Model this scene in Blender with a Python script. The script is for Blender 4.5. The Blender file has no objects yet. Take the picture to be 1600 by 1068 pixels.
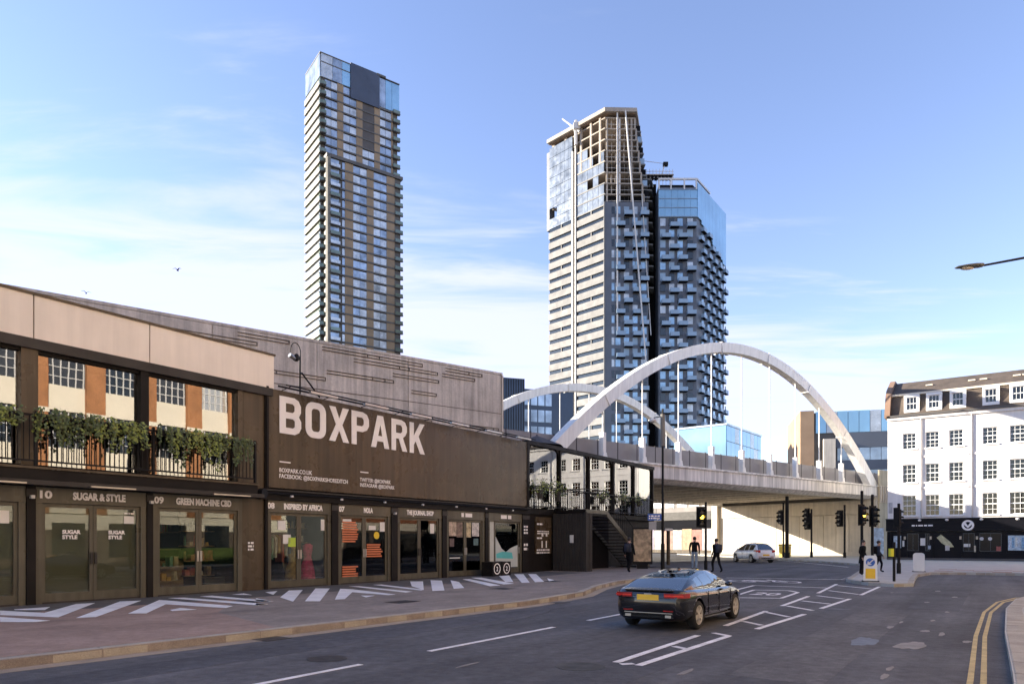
import bpy, bmesh, math, random
from mathutils import Vector, Matrix
random.seed(7)
R = math.radians
SC = bpy.context.scene
COL = SC.collection

# ------------------------------------------------------------------ camera
cam = bpy.data.cameras.new('camera'); cam_o = bpy.data.objects.new('camera', cam); COL.objects.link(cam_o)
cam_o.location = (0, 0, 1.65); cam_o.rotation_euler = (R(90), 0, 0)
cam.sensor_width = 36.0; cam.lens = 36.0 * 1100 / 1600; cam.shift_y = 311 / 1600
cam.clip_start = 0.1; cam.clip_end = 6000
SC.camera = cam_o

# ------------------------------------------------------------------ sky and sun (low winter sun from the left)
SUN_EL = 15.0
SUN_DIR = Vector((-0.985 * math.cos(R(SUN_EL)), 0.157 * math.cos(R(SUN_EL)), math.sin(R(SUN_EL)))).normalized()
W = bpy.data.worlds.new('World'); SC.world = W; W.use_nodes = True
nt = W.node_tree; nt.nodes.clear()
def N(t, **k):
    n = nt.nodes.new(t)
    for a, b in k.items(): setattr(n, a, b)
    return n
sky = N('ShaderNodeTexSky', sky_type='NISHITA', sun_disc=False)
sky.sun_elevation = R(SUN_EL); sky.sun_rotation = R(-81); sky.altitude = 0; sky.air_density = 1.0; sky.dust_density = 0.0; sky.ozone_density = 2.6
tc = N('ShaderNodeTexCoord'); sep = N('ShaderNodeSeparateXYZ'); nt.links.new(tc.outputs['Generated'], sep.inputs[0])
def math_(op, a, b=None, c=None):
    n = N('ShaderNodeMath', operation=op)
    for i, x in enumerate((a, b, c)):
        if x is None: continue
        if isinstance(x, (int, float)): n.inputs[i].default_value = x
        else: nt.links.new(x, n.inputs[i])
    return n.outputs[0]
dz = math_('MAXIMUM', sep.outputs[2], 0.03)
qx = math_('DIVIDE', sep.outputs[0], dz); qy = math_('DIVIDE', sep.outputs[1], dz)
cmb = N('ShaderNodeCombineXYZ'); nt.links.new(qx, cmb.inputs[0]); nt.links.new(qy, cmb.inputs[1])
mp = N('ShaderNodeMapping'); mp.inputs['Scale'].default_value = (0.5, 1.5, 1); mp.inputs['Rotation'].default_value = (0, 0, R(-28))
nt.links.new(cmb.outputs[0], mp.inputs['Vector'])
nz = N('ShaderNodeTexNoise'); nz.inputs['Scale'].default_value = 1.7; nz.inputs['Detail'].default_value = 9; nz.inputs['Roughness'].default_value = 0.58; nz.inputs['Distortion'].default_value = 0.5
nt.links.new(mp.outputs[0], nz.inputs['Vector'])
# cirrus bank: a sheet of thin cloud whose edge runs diagonally overhead, plus the noise that breaks it up
bank = math_('SUBTRACT', qy, math_('MULTIPLY', qx, 0.55))
bank = math_('MULTIPLY_ADD', bank, 0.26, -0.64)
bank = math_('MINIMUM', math_('MAXIMUM', bank, -0.25), 0.27)
dens = math_('ADD', nz.outputs['Fac'], bank)
mr = N('ShaderNodeMapRange', interpolation_type='SMOOTHSTEP'); mr.inputs['From Min'].default_value = 0.40; mr.inputs['From Max'].default_value = 0.74
mr.inputs['To Max'].default_value = 0.85
nt.links.new(dens, mr.inputs['Value'])
mixc = N('ShaderNodeMix', data_type='RGBA', blend_type='LIGHTEN'); mixc.inputs['B'].default_value = (2.62, 2.72, 2.9, 1)
tint_n = N('ShaderNodeMix', data_type='RGBA', blend_type='MULTIPLY'); tint_n.inputs['Factor'].default_value = 1.0; tint_n.inputs['B'].default_value = (1.22, 0.98, 1.03, 1)   # camera white balance, whole sky alike
nt.links.new(sky.outputs[0], tint_n.inputs['A'])
nt.links.new(mr.outputs[0], mixc.inputs['Factor']); nt.links.new(tint_n.outputs['Result'], mixc.inputs['A'])
bg = N('ShaderNodeBackground'); bg.inputs['Strength'].default_value = 0.112
nt.links.new(mixc.outputs['Result'], bg.inputs['Color'])
out = N('ShaderNodeOutputWorld'); nt.links.new(bg.outputs[0], out.inputs['Surface'])

sun = bpy.data.lights.new('sun', 'SUN'); sun.energy = 5.0; sun.angle = R(0.53); sun.color = (1.0, 0.90, 0.75)
sun_o = bpy.data.objects.new('sun', sun); COL.objects.link(sun_o)
sun_o.rotation_euler = (-SUN_DIR).to_track_quat('-Z', 'Y').to_euler(); sun_o.location = (-60, 20, 60)

vs = SC.view_settings; vs.view_transform = 'Standard'; vs.look = 'None'; vs.gamma = 1.0; vs.use_curve_mapping = False
vs.exposure = 1.75
SC.cycles.max_bounces = 8; SC.cycles.caustics_reflective = False; SC.cycles.caustics_refractive = False
SC.cycles.sample_clamp_indirect = 4.0

# ------------------------------------------------------------------ materials
MATS = {}
def M(name, col, rough=0.7, var=0.12, scale=1.5, bump=0.0, metal=0.0, spec=0.5, streak=0.0, fine=0.0, coat=0.0, along=0.0, speck=0.0):
    if name in MATS: return MATS[name]
    m = bpy.data.materials.new(name); m.use_nodes = True; t = m.node_tree; b = t.nodes['Principled BSDF']
    b.inputs['Roughness'].default_value = rough; b.inputs['Metallic'].default_value = metal
    b.inputs['Specular IOR Level'].default_value = spec; b.inputs['Coat Weight'].default_value = coat
    b.inputs['Coat Roughness'].default_value = 0.04
    geo = t.nodes.new('ShaderNodeNewGeometry')
    def noise(sc, det, vec=None):
        n = t.nodes.new('ShaderNodeTexNoise'); n.inputs['Scale'].default_value = sc; n.inputs['Detail'].default_value = det; n.inputs['Roughness'].default_value = 0.6
        t.links.new(vec or geo.outputs['Position'], n.inputs['Vector']); return n.outputs['Fac']
    def mul(c, fac_sock, amount, lo, hi):
        r = t.nodes.new('ShaderNodeMapRange'); r.inputs['From Min'].default_value = lo; r.inputs['From Max'].default_value = hi
        r.inputs['To Min'].default_value = 1 - amount; r.inputs['To Max'].default_value = 1 + amount
        t.links.new(fac_sock, r.inputs['Value'])
        x = t.nodes.new('ShaderNodeVectorMath'); x.operation = 'SCALE'
        if isinstance(c, tuple): x.inputs[0].default_value = c
        else: t.links.new(c, x.inputs[0])
        t.links.new(r.outputs[0], x.inputs['Scale']); return x.outputs[0]
    c = tuple(col)
    if var: c = mul(c, noise(scale, 6), var, 0.3, 0.7)
    if fine: c = mul(c, noise(scale * 25, 3), fine, 0.3, 0.7)
    if streak:
        mpn = t.nodes.new('ShaderNodeMapping'); mpn.inputs['Scale'].default_value = (2.2, 2.2, 0.12)
        t.links.new(geo.outputs['Position'], mpn.inputs['Vector']); c = mul(c, noise(1.6, 5, mpn.outputs[0]), streak, 0.35, 0.65)
    if along:      # wear stretched along the direction of traffic
        vr = t.nodes.new('ShaderNodeVectorRotate'); vr.rotation_type = 'Z_AXIS'; vr.inputs['Angle'].default_value = -math.atan2(0.8227, 0.5685)
        mpn = t.nodes.new('ShaderNodeMapping'); mpn.inputs['Scale'].default_value = (0.05, 0.9, 1)
        t.links.new(geo.outputs['Position'], vr.inputs['Vector']); t.links.new(vr.outputs[0], mpn.inputs['Vector']); c = mul(c, noise(1.0, 6, mpn.outputs[0]), along, 0.3, 0.7)
    if speck: c = mul(c, noise(70, 2), speck, 0.25, 0.75); c = mul(c, noise(6.0, 8), speck * .6, 0.3, 0.7)
    if isinstance(c, tuple): b.inputs['Base Color'].default_value = (*c, 1)
    else: t.links.new(c, b.inputs['Base Color'])
    if bump:
        bn = t.nodes.new('ShaderNodeBump'); bn.inputs['Strength'].default_value = bump; bn.inputs['Distance'].default_value = 0.02
        t.links.new(noise(scale * 18, 6), bn.inputs['Height']); t.links.new(bn.outputs[0], b.inputs['Normal'])
    rn = t.nodes.new('ShaderNodeMapRange'); rn.inputs['From Min'].default_value = 0.3; rn.inputs['From Max'].default_value = 0.7
    rn.inputs['To Min'].default_value = max(0, rough - 0.08); rn.inputs['To Max'].default_value = min(1, rough + 0.08)
    if rough > 0.15: t.links.new(noise(scale * 2.3, 4), rn.inputs['Value']); t.links.new(rn.outputs[0], b.inputs['Roughness'])
    MATS[name] = m; return m
def GLASS(name, tint=(0.9, 0.95, 0.95), refl=0.25, rough=0.01, wav=0.0):
    """thin sheet of window glass: Fresnel mirror over a see-through sheet"""
    if name in MATS: return MATS[name]
    m = bpy.data.materials.new(name); m.use_nodes = True; t = m.node_tree; t.nodes.clear()
    o = t.nodes.new('ShaderNodeOutputMaterial'); mx = t.nodes.new('ShaderNodeMixShader')
    tr = t.nodes.new('ShaderNodeBsdfTransparent'); tr.inputs[0].default_value = (*tint, 1)
    gl = t.nodes.new('ShaderNodeBsdfGlossy'); gl.inputs['Roughness'].default_value = rough; gl.inputs['Color'].default_value = (0.95, 0.95, 0.95, 1)
    fr = t.nodes.new('ShaderNodeFresnel'); fr.inputs['IOR'].default_value = 1.5
    ad = t.nodes.new('ShaderNodeMath'); ad.operation = 'ADD'; ad.inputs[1].default_value = refl; ad.use_clamp = True
    t.links.new(fr.outputs[0], ad.inputs[0]); t.links.new(ad.outputs[0], mx.inputs[0])
    t.links.new(tr.outputs[0], mx.inputs[1]); t.links.new(gl.outputs[0], mx.inputs[2]); t.links.new(mx.outputs[0], o.inputs[0])
    if wav:
        geo = t.nodes.new('ShaderNodeNewGeometry'); n = t.nodes.new('ShaderNodeTexNoise'); n.inputs['Scale'].default_value = 0.9; n.inputs['Detail'].default_value = 2
        t.links.new(geo.outputs['Position'], n.inputs['Vector']); bn = t.nodes.new('ShaderNodeBump'); bn.inputs['Strength'].default_value = wav; bn.inputs['Distance'].default_value = 0.02
        t.links.new(n.outputs['Fac'], bn.inputs['Height']); t.links.new(bn.outputs[0], gl.inputs['Normal'])
    MATS[name] = m; return m
def EMIT(name, col, s):
    if name in MATS: return MATS[name]
    m = bpy.data.materials.new(name); m.use_nodes = True; b = m.node_tree.nodes['Principled BSDF']
    b.inputs['Base Color'].default_value = (*col, 1); b.inputs['Emission Color'].default_value = (*col, 1); b.inputs['Emission Strength'].default_value = s
    MATS[name] = m; return m

asphalt = M('asphalt', (0.092, 0.091, 0.093), 0.82, 0.28, 0.3, 0.7, spec=0.3, along=0.4, speck=0.42)
tarmac_red = M('red tarmac', (0.33, 0.235, 0.185), 0.85, 0.2, 0.6, 0.35, spec=0.25, along=0.12, speck=0.25)
tarmac_grey = M('grey tarmac', (0.27, 0.23, 0.195), 0.85, 0.2, 0.6, 0.35, spec=0.25, along=0.14, speck=0.25)
stone = M('paving stone', (0.42, 0.41, 0.37), 0.85, 0.14, 1.2, 0.3, fine=0.1)
granite = M('kerb granite', (0.37, 0.33, 0.265), 0.8, 0.2, 2.2, 0.35, fine=0.15)
gutter_m = M('gutter concrete', (0.33, 0.265, 0.19), 0.85, 0.2, 1.4, 0.3, fine=0.1)
paint_w = M('worn white road paint', (0.74, 0.72, 0.7), 0.7, 0.25, 3.5, 0.2, fine=0.2)
art_w = M('white pavement paint', (0.86, 0.85, 0.83), 0.7, 0.12, 2.5, 0.1, fine=0.08)
art_k = M('dark pavement paint', (0.10, 0.095, 0.09), 0.75, 0.2, 2.0, 0.2, fine=0.1)
paint_y = M('yellow road paint', (0.48, 0.37, 0.16), 0.75, 0.25, 3.5, 0.2, fine=0.2)
patch_b = M('blue grey patch', (0.15, 0.175, 0.205), 0.8, 0.2, 2.5, 0.3, fine=0.1)
patch_l = M('pale patch', (0.235, 0.22, 0.20), 0.8, 0.25, 2.5, 0.3, fine=0.1)
earth = M('distant ground', (0.16, 0.155, 0.15), 0.9, 0.2, 0.05)
steel_olive = M('olive grey painted steel', (0.098, 0.088, 0.062), 0.33, 0.18, 0.9, 0.0, streak=0.2, spec=0.3)
steel_brown = M('brown grey painted steel', (0.080, 0.058, 0.035), 0.3, 0.2, 0.6, 0.0, streak=0.26, spec=0.3)
steel_dark = M('black painted steel', (0.014, 0.012, 0.011), 0.5, 0.2, 1.5, spec=0.12)
steel_char = M('charcoal steel', (0.045, 0.04, 0.035), 0.5, 0.2, 1.5, spec=0.2)
fascia_m = M('cream fascia panel', (0.80, 0.72, 0.61), 0.45, 0.07, 0.5, streak=0.05)
letter_w = M('white lettering', (0.87, 0.83, 0.78), 0.6, 0.05, 1.0)
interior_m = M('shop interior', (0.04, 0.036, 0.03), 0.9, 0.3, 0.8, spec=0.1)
shutter_m = M('roller shutter', (0.17, 0.165, 0.125), 0.45, 0.12, 0.6)
chrome = M('brushed metal', (0.42, 0.40, 0.37), 0.35, 0.06, 2, metal=0.9)
paper = M('paper notice', (0.72, 0.70, 0.64), 0.8, 0.05, 3)
shop_glass = GLASS('shop door glass', (0.85, 0.88, 0.84), 0.0, wav=0.02)
mirror_glass = GLASS('coated gallery glass', (0.5, 0.5, 0.48), 0.19, wav=0.03)
clear_glass = GLASS('clear glass', (0.92, 0.95, 0.95), 0.06)
conc_wall = M('board marked concrete', (0.46, 0.405, 0.35), 0.8, 0.3, 0.35, 0.35, streak=0.24, fine=0.08)
conc_pale = M('pale concrete', (0.55, 0.49, 0.41), 0.8, 0.12, 0.5, 0.2, streak=0.12)
conc_beam = M('bridge beam concrete', (0.60, 0.57, 0.53), 0.75, 0.1, 0.4, 0.15, streak=0.3)
arch_m = M('pale grey arch paint', (0.70, 0.69, 0.66), 0.45, 0.06, 0.5, streak=0.1)
panel_grey = M('grey parapet panel', (0.20, 0.19, 0.195), 0.55, 0.1, 0.8)
iron = M('black iron', (0.010, 0.010, 0.011), 0.5, 0.2, 2, spec=0.15)
white_ren = M('white render', (0.78, 0.755, 0.72), 0.8, 0.05, 0.5, 0.1, streak=0.05)
sash_w = M('white sash paint', (0.8, 0.8, 0.78), 0.5, 0.03, 2)
tile_m = M('brown roof tile', (0.095, 0.072, 0.055), 0.8, 0.3, 1.2, 0.4, fine=0.25)
pub_black = M('black gloss shopfront', (0.008, 0.008, 0.011), 0.35, 0.2, 1, spec=0.1)
brick_or = M('orange brick', (0.33, 0.145, 0.06), 0.85, 0.2, 0.9, 0.3, fine=0.22)
cream_ren = M('cream painted spandrel', (0.66, 0.59, 0.47), 0.75, 0.05, 0.5)
leaf_a = M('ivy leaf', (0.075, 0.105, 0.03), 0.45, 0.35, 3)
leaf_b = M('young ivy leaf', (0.22, 0.27, 0.05), 0.45, 0.3, 3)
stem_m = M('ivy stem', (0.06, 0.045, 0.03), 0.8, 0.2, 5)
dark_win = M('dark window glass', (0.02, 0.025, 0.03), 0.06, 0.3, 1, spec=0.8)
tower_glass = M('blue tower glass', (0.33, 0.38, 0.44), 0.12, 0.5, 0.25, metal=0.45)
tower_glass2 = M('pale blind behind glass', (0.50, 0.54, 0.58), 0.25, 0.4, 0.3, metal=0.2)
cyan_glass = M('cyan tower glass', (0.28, 0.47, 0.62), 0.12, 0.2, 0.1, metal=0.35)
bronze = M('bronze cladding', (0.25, 0.175, 0.10), 0.5, 0.2, 0.15)
slab_dark = M('dark slab edge', (0.085, 0.08, 0.075), 0.6, 0.2, 0.2)
slab_cream = M('cream slab edge', (0.155, 0.142, 0.112), 0.6, 0.08, 0.2)
balc_glass = M('green balcony glass', (0.16, 0.20, 0.16), 0.15, 0.25, 0.2, metal=0.2)
prec_beige = M('beige precast band', (0.165, 0.163, 0.160), 0.7, 0.08, 0.2, streak=0.06)
grey_clad = M('slate grey cladding', (0.105, 0.12, 0.15), 0.55, 0.12, 0.15)
balc_blue = M('blue grey balcony panel', (0.25, 0.35, 0.46), 0.35, 0.12, 0.2)
raw_conc = M('raw concrete frame', (0.36, 0.31, 0.26), 0.85, 0.15, 0.25)
ply_m = M('formwork timber', (0.24, 0.17, 0.12), 0.8, 0.25, 0.5)
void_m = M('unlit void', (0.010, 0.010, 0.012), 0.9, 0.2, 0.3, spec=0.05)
white_st = M('white steel', (0.6, 0.58, 0.56), 0.5, 0.05, 0.5)
skin_m = M('skin', (0.42, 0.26, 0.19), 0.55, 0.05, 6)
cloth_k = M('black cloth', (0.010, 0.010, 0.012), 0.95, 0.2, 5, spec=0.1)
cloth_n = M('navy cloth', (0.025, 0.03, 0.05), 0.9, 0.2, 5)
denim = M('pale denim', (0.22, 0.29, 0.37), 0.9, 0.15, 6)
cloth_red = M('rust red cloth', (0.40, 0.11, 0.07), 0.9, 0.15, 5)
hair_m = M('dark hair', (0.02, 0.014, 0.01), 0.6, 0.2, 20)
hivis = M('high visibility yellow', (0.65, 0.62, 0.04), 0.7, 0.05, 5)
win_refl = M('bright reflecting pane', (0.62, 0.60, 0.55), 0.12, 0.0, 1, metal=0.6)
win_dull = M('dull pane', (0.03, 0.035, 0.045), 0.5, 0.2, 1)
amber = EMIT('lit amber lamp', (1.0, 0.62, 0.06), 2.2)
rubber = M('tyre rubber', (0.014, 0.014, 0.014), 0.8, 0.2, 8)

# ------------------------------------------------------------------ mesh helpers
class MB:
    def __init__(s): s.v = []; s.f = []
    def add(s, vs, fs):
        n = len(s.v); s.v += [tuple(v) for v in vs]; s.f += [tuple(i + n for i in f) for f in fs]; return s
    def box(s, x0, x1, y0, y1, z0, z1):
        return s.add([(x0,y0,z0),(x1,y0,z0),(x1,y1,z0),(x0,y1,z0),(x0,y0,z1),(x1,y0,z1),(x1,y1,z1),(x0,y1,z1)],
                     [(0,3,2,1),(4,5,6,7),(0,1,5,4),(1,2,6,5),(2,3,7,6),(3,0,4,7)])
    def prism(s, poly, a0, a1, axis='z'):
        """2-D polygon pushed from a0 to a1 along an axis; poly is (x,y), (x,z) for 'y', (y,z) for 'x'"""
        n = len(poly)
        def p(q, a): return (q[0], q[1], a) if axis == 'z' else ((q[0], a, q[1]) if axis == 'y' else (a, q[0], q[1]))
        vs = [p(q, a0) for q in poly] + [p(q, a1) for q in poly]
        return s.add(vs, [tuple(range(n))[::-1], tuple(range(n, 2*n))] + [(i, (i+1) % n, (i+1) % n + n, i + n) for i in range(n)])
    def cyl(s, p0, p1, r0, r1=None, n=10):
        r1 = r0 if r1 is None else r1
        p0 = Vector(p0); p1 = Vector(p1); d = (p1 - p0).normalized()
        a = d.orthogonal().normalized(); b = d.cross(a)
        vs = []
        for p, r in ((p0, r0), (p1, r1)):
            for i in range(n):
                t = 2 * math.pi * i / n; vs.append(p + a * (r * math.cos(t)) + b * (r * math.sin(t)))
        return s.add(vs, [tuple(range(n))[::-1], tuple(range(n, 2*n))] + [(i, (i+1) % n, (i+1) % n + n, i + n) for i in range(n)])
    def sphere(s, c, rx, ry=None, rz=None, nu=12, nv=8):
        ry = rx if ry is None else ry; rz = rx if rz is None else rz
        vs = [(c[0], c[1], c[2] + rz)]
        for j in range(1, nv):
            ph = math.pi * j / nv
            for i in range(nu):
                th = 2 * math.pi * i / nu; vs.append((c[0] + rx*math.sin(ph)*math.cos(th), c[1] + ry*math.sin(ph)*math.sin(th), c[2] + rz*math.cos(ph)))
        vs.append((c[0], c[1], c[2] - rz)); fs = []
        for i in range(nu): fs.append((0, 1 + i, 1 + (i+1) % nu))
        for j in range(nv - 2):
            for i in range(nu):
                a = 1 + j*nu + i; b = 1 + j*nu + (i+1) % nu; fs.append((a, a + nu, b + nu, b))
        L = len(vs) - 1; o = 1 + (nv - 2)*nu
        for i in range(nu): fs.append((L, o + (i+1) % nu, o + i))
        return s.add(vs, fs)
    def lathe(s, prof, n=24, axis='y'):
        """profile (r, a) spun round an axis through the origin"""
        m = len(prof); vs = []
        for i in range(n):
            t = 2*math.pi*i/n
            for r, a in prof:
                vs.append((r*math.cos(t), a, r*math.sin(t)) if axis == 'y' else (r*math.cos(t), r*math.sin(t), a))
        fs = []
        for i in range(n):
            j = (i+1) % n
            for k in range(m - 1): fs.append((i*m+k, i*m+k+1, j*m+k+1, j*m+k))
        return s.add(vs, fs)
    def mesh(s, name, mat, smooth=False):
        me = bpy.data.meshes.new(name); me.from_pydata(s.v, [], s.f); me.validate()
        bm = bmesh.new(); bm.from_mesh(me); bmesh.ops.recalc_face_normals(bm, faces=bm.faces); bm.to_mesh(me); bm.free()
        if mat: me.materials.append(mat)
        if smooth:
            for p in me.polygons: p.use_smooth = True
        return me
    def build(s, name, mat, parent=None, smooth=False):
        return link(name, s.mesh(name, mat, smooth), parent)
def link(name, me, parent=None, loc=None, rotz=0, scale=None):
    o = bpy.data.objects.new(name, me); COL.objects.link(o); o.parent = parent
    if loc is not None: o.location = loc
    if rotz: o.rotation_euler = (0, 0, rotz)
    if scale is not None: o.scale = scale
    return o
_unit = {}
def B(name, mat, x0, x1, y0, y1, z0, z1, parent=None):
    """one box-shaped piece, sharing a unit mesh between all pieces of one material"""
    if mat.name not in _unit: _unit[mat.name] = MB().box(-.5, .5, -.5, .5, -.5, .5).mesh('block ' + mat.name, mat)
    return link(name, _unit[mat.name], parent, ((x0+x1)/2, (y0+y1)/2, (z0+z1)/2), 0, (abs(x1-x0), abs(y1-y0), abs(z1-z0)))
def tag(o, label, cat, group=None):
    o['label'] = label; o['category'] = cat
    if group: o['group'] = group
    return o
def struct(o): o['kind'] = 'structure'; return o
def thing(name, label, cat, loc=(0, 0, 0), rotz=0, group=None):
    o = bpy.data.objects.new(name, None); COL.objects.link(o); o.location = loc; o.rotation_euler = (0, 0, rotz); o.empty_display_size = 0.2
    return tag(o, label, cat, group)
def text(name, s, size, mat, x, y, z, parent, bold=0.0, depth=0.006, align='LEFT', flat=False, rotz=0, squeeze=1.0, fit=None):
    cu = bpy.data.curves.new(name, 'FONT'); cu.body = s; cu.size = size; cu.extrude = depth; cu.offset = bold; cu.align_x = align; cu.resolution_u = 3
    o = bpy.data.objects.new(name, cu); COL.objects.link(o)
    dg = bpy.context.evaluated_depsgraph_get(); me = bpy.data.meshes.new_from_object(o.evaluated_get(dg))
    bpy.data.objects.remove(o); bpy.data.curves.remove(cu)
    if fit: squeeze = fit / max(.01, max(v.co.x for v in me.vertices) - min(v.co.x for v in me.vertices))
    for v in me.vertices:
        a, b, c = v.co
        v.co = (a * squeeze, b, c) if flat else (a * squeeze, -c, b)
    me.materials.clear(); me.materials.append(mat); me.name = name
    return link(name, me, parent, (x, y, z), rotz)
def rounded(x0, x1, z0, z1, r, n=5):
    pts = []
    for cx, cz, a in ((x1-r, z0+r, -90), (x1-r, z1-r, 0), (x0+r, z1-r, 90), (x0+r, z0+r, 180)):
        for i in range(n + 1):
            t = R(a + 90 * i / n); pts.append((cx + r*math.cos(t), cz + r*math.sin(t)))
    return pts
def frame_mb(x0, x1, z0, z1, w, y0, y1, mb=None):
    mb = mb or MB()
    mb.box(x0, x0+w, y0, y1, z0, z1); mb.box(x1-w, x1, y0, y1, z0, z1)
    mb.box(x0+w, x1-w, y0, y1, z0, z0+w); mb.box(x0+w, x1-w, y0, y1, z1-w, z1); return mb
# street frame: u runs along the container row, v out across the street from its front
BO = Vector((-11.88, 16.34, 0)); BT = Vector((0.5685, 0.8227, 0)); BN = Vector((0.8227, -0.5685, 0)); BROT = math.atan2(0.8227, 0.5685)
def UV(u, v, z=0.0): p = BO + BT*u + BN*v; return (p.x, p.y, z)
# ================================================================== ground, road, pavements
struct(MB().box(-2500, 2500, -1500, 3500, -0.6, -0.05).build('ground', earth))
road = struct(MB().prism([(-70, -40), (110, -40), (110, 130), (-70, 130)], -0.04, 0.0).build('road', asphalt))
def sheet(name, pts, z, mat, parent, th=0.003):
    return MB().prism(pts, z - th, z).build(name, mat, parent)
def pave(name, pts, mat=stone):
    return struct(MB().prism(pts, -0.03, 0.12).build(name, mat))
def stones(path, parent, L=1.15, w=0.19, side=1, top=0.128, mat=granite):
    """a run of separate kerb stones along a polyline, each with an open joint"""
    pts = [Vector((p[0], p[1], 0)) for p in path]
    segs = [(pts[i], pts[i+1]) for i in range(len(pts)-1)]
    me = None
    for a, b in segs:
        d = b - a; n = max(1, round(d.length / L)); l = d.length / n; t = d.normalized(); nn = Vector((-t.y, t.x, 0)) * side
        key = ('kerb', round(l, 3), mat.name)
        if key not in _unit:
            g = 0.012; h = l/2 - g
            _unit[key] = MB().prism([(-0.0, -0.05), (0.0, top - 0.02), (0.03, top), (w, top), (w, -0.05)], -h, h, 'x').mesh('kerb stone', mat)
        for i in range(n):
            c = a + t * (l * (i + 0.5))
            # local x along the run, local y into the pavement
            o = link('kerb_stone', _unit[key], parent, (c.x, c.y, random.uniform(-0.004, 0.004)), math.atan2(t.y, t.x) + random.uniform(-0.004, 0.004))
            if side < 0: o.scale = (1, -1, 1)
KL = [(-9, 8.2), (-3, 8.48), (2, 8.78), (8.5, 9.12), (12, 8.75), (15, 7.7), (18, 7.0), (23, 6.95), (27, 7.2)]
kl = [UV(u, v)[:2] for u, v in KL]
corner = [(10.3, 36.6), (9.6, 38.6), (7.0, 41.5), (3.0, 47.0), (-9.0, 63.0)]
inner = [UV(34, -1)[:2], UV(-9, -1)[:2]]
pvl = pave('pavement', kl + corner + [(-16, 63), UV(38, -6)[:2], UV(-9, -6)[:2]], tarmac_grey)
stones([UV(u, v)[:2] for u, v in KL] + corner[:3], pvl)
sheet('tarmac_patch', [UV(-9, 0.05)[:2], UV(-9, 7.95)[:2], UV(-3, 8.2)[:2], UV(1.2, 8.5)[:2], UV(2.2, 5.2)[:2], UV(4.6, 2.4)[:2], UV(2, 1.8)[:2], UV(0, 0.05)[:2]], 0.1235, tarmac_red, pvl)
sheet('painted_ground', [UV(-3, 0.02)[:2], UV(-3, 1.9)[:2], UV(0, 1.9)[:2], UV(3, 2.3)[:2], UV(7, 2.35)[:2], UV(12, 2.7)[:2], UV(18, 2.8)[:2], UV(23.5, 2.4)[:2], UV(23.5, 0.02)[:2]], 0.1275, art_k, pvl)
ART = [[(-11.14,15.75),(-10.71,16.32),(-10.36,15.61),(-11.02,15.61)],[(-11.26,15.48),(-9.94,14.96),(-10.59,17.1),(-10.29,17.37),(-9.09,14.1),(-10.59,14.56)],[(-10.31,14.17),(-8.88,13.53),(-8.99,13.3),(-9.67,13.3)],[(-9.93,17.83),(-9.52,18.07),(-8.37,14.17),(-8.66,13.99)],[(-9.15,18.26),(-8.91,18.13),(-6.57,16.57),(-6.53,16.08),(-8.38,17.04),(-7.73,14.88),(-8.09,14.84)],[(-9.23,18.9),(-8.87,19.03),(-5.93,17.1),(-6.03,16.73)],[(-8.62,19.44),(-8.41,19.73),(-6.09,17.95),(-6.24,17.72)],[(-7.58,15.61),(-7.58,16.08),(-7.03,15.7),(-7.43,15.39)],[(-7.99,20.1),(-7.83,20.56),(-7.37,19.95)],[(-6.85,18.85),(-6.06,17.88),(-6.17,17.68),(-6.56,18.03)],[(-6.29,17.29),(-5.91,17.05),(-6.08,16.73)],[(-7.38,21.07),(-7.19,21.57),(-6.8,20.05)],[(-6.91,21.8),(-6.55,22.03),(-5.53,17.78),(-6.3,19.13)],[(-6.35,22.75),(-5.89,22.75),(-4.88,17.88),(-5.26,17.88)],[(-5.51,22.59),(-5.07,22.34),(-3.34,20.18),(-3.5,19.93),(-4.78,21.07),(-4.41,18.57),(-4.63,18.4)],[(-5.53,23.88),(-5.18,23.88),(-3.01,21.28),(-3.16,20.93)],[(-4.86,24.63),(-4.6,24.82),(-2.78,22.19),(-2.81,21.8)],[(-4.23,19.74),(-3.85,19.74),(-3.97,19.13)],[(-3.87,26.73),(-3.38,26.73),(-2.76,22.03),(-3.4,23.88)],[(-3.19,27.56),(-2.72,27.32),(-2.09,21.8),(-2.44,21.57)],[(-2.41,27.56),(-1.99,26.39),(-1.56,23.0),(-1.87,22.59)],[(-1.98,28.18),(-1.72,28.43),(-0.4,24.34),(-0.75,23.88)],[(-1.72,29.5),(-1.28,29.5),(0.07,25.33),(-0.29,24.82)],[(-0.6,31.27),(-0.14,31.75),(0.05,26.39),(-0.25,26.39)],[(0.1,32.57),(0.53,32.57),(0.65,26.06),(0.36,25.85)],[(0.75,32.79),(1.12,32.79),(1.21,26.56),(0.86,26.24)],[(1.45,29.07),(1.65,27.58),(1.41,26.89)]]
for p in ART: sheet('painted_stripe', p, 0.1315, art_w, pvl)
for (u, v, w, d) in ((6.0, 6.4, 0.75, 0.55), (11.5, 5.6, 0.6, 0.6), (3.6, 3.3, 0.7, 0.5), (16, 4.8, .6, .45)):
    c = UV(u, v); sheet('cover_plate', [UV(u, v)[:2], UV(u+w, v)[:2], UV(u+w, v+d)[:2], UV(u, v+d)[:2]], 0.1275, steel_char, pvl)
sheet('channel', [UV(u, v + 0.02)[:2] for u, v in KL] + [UV(u, v + 0.34)[:2] for u, v in KL[::-1]], 0.004, gutter_m, road)

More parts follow.
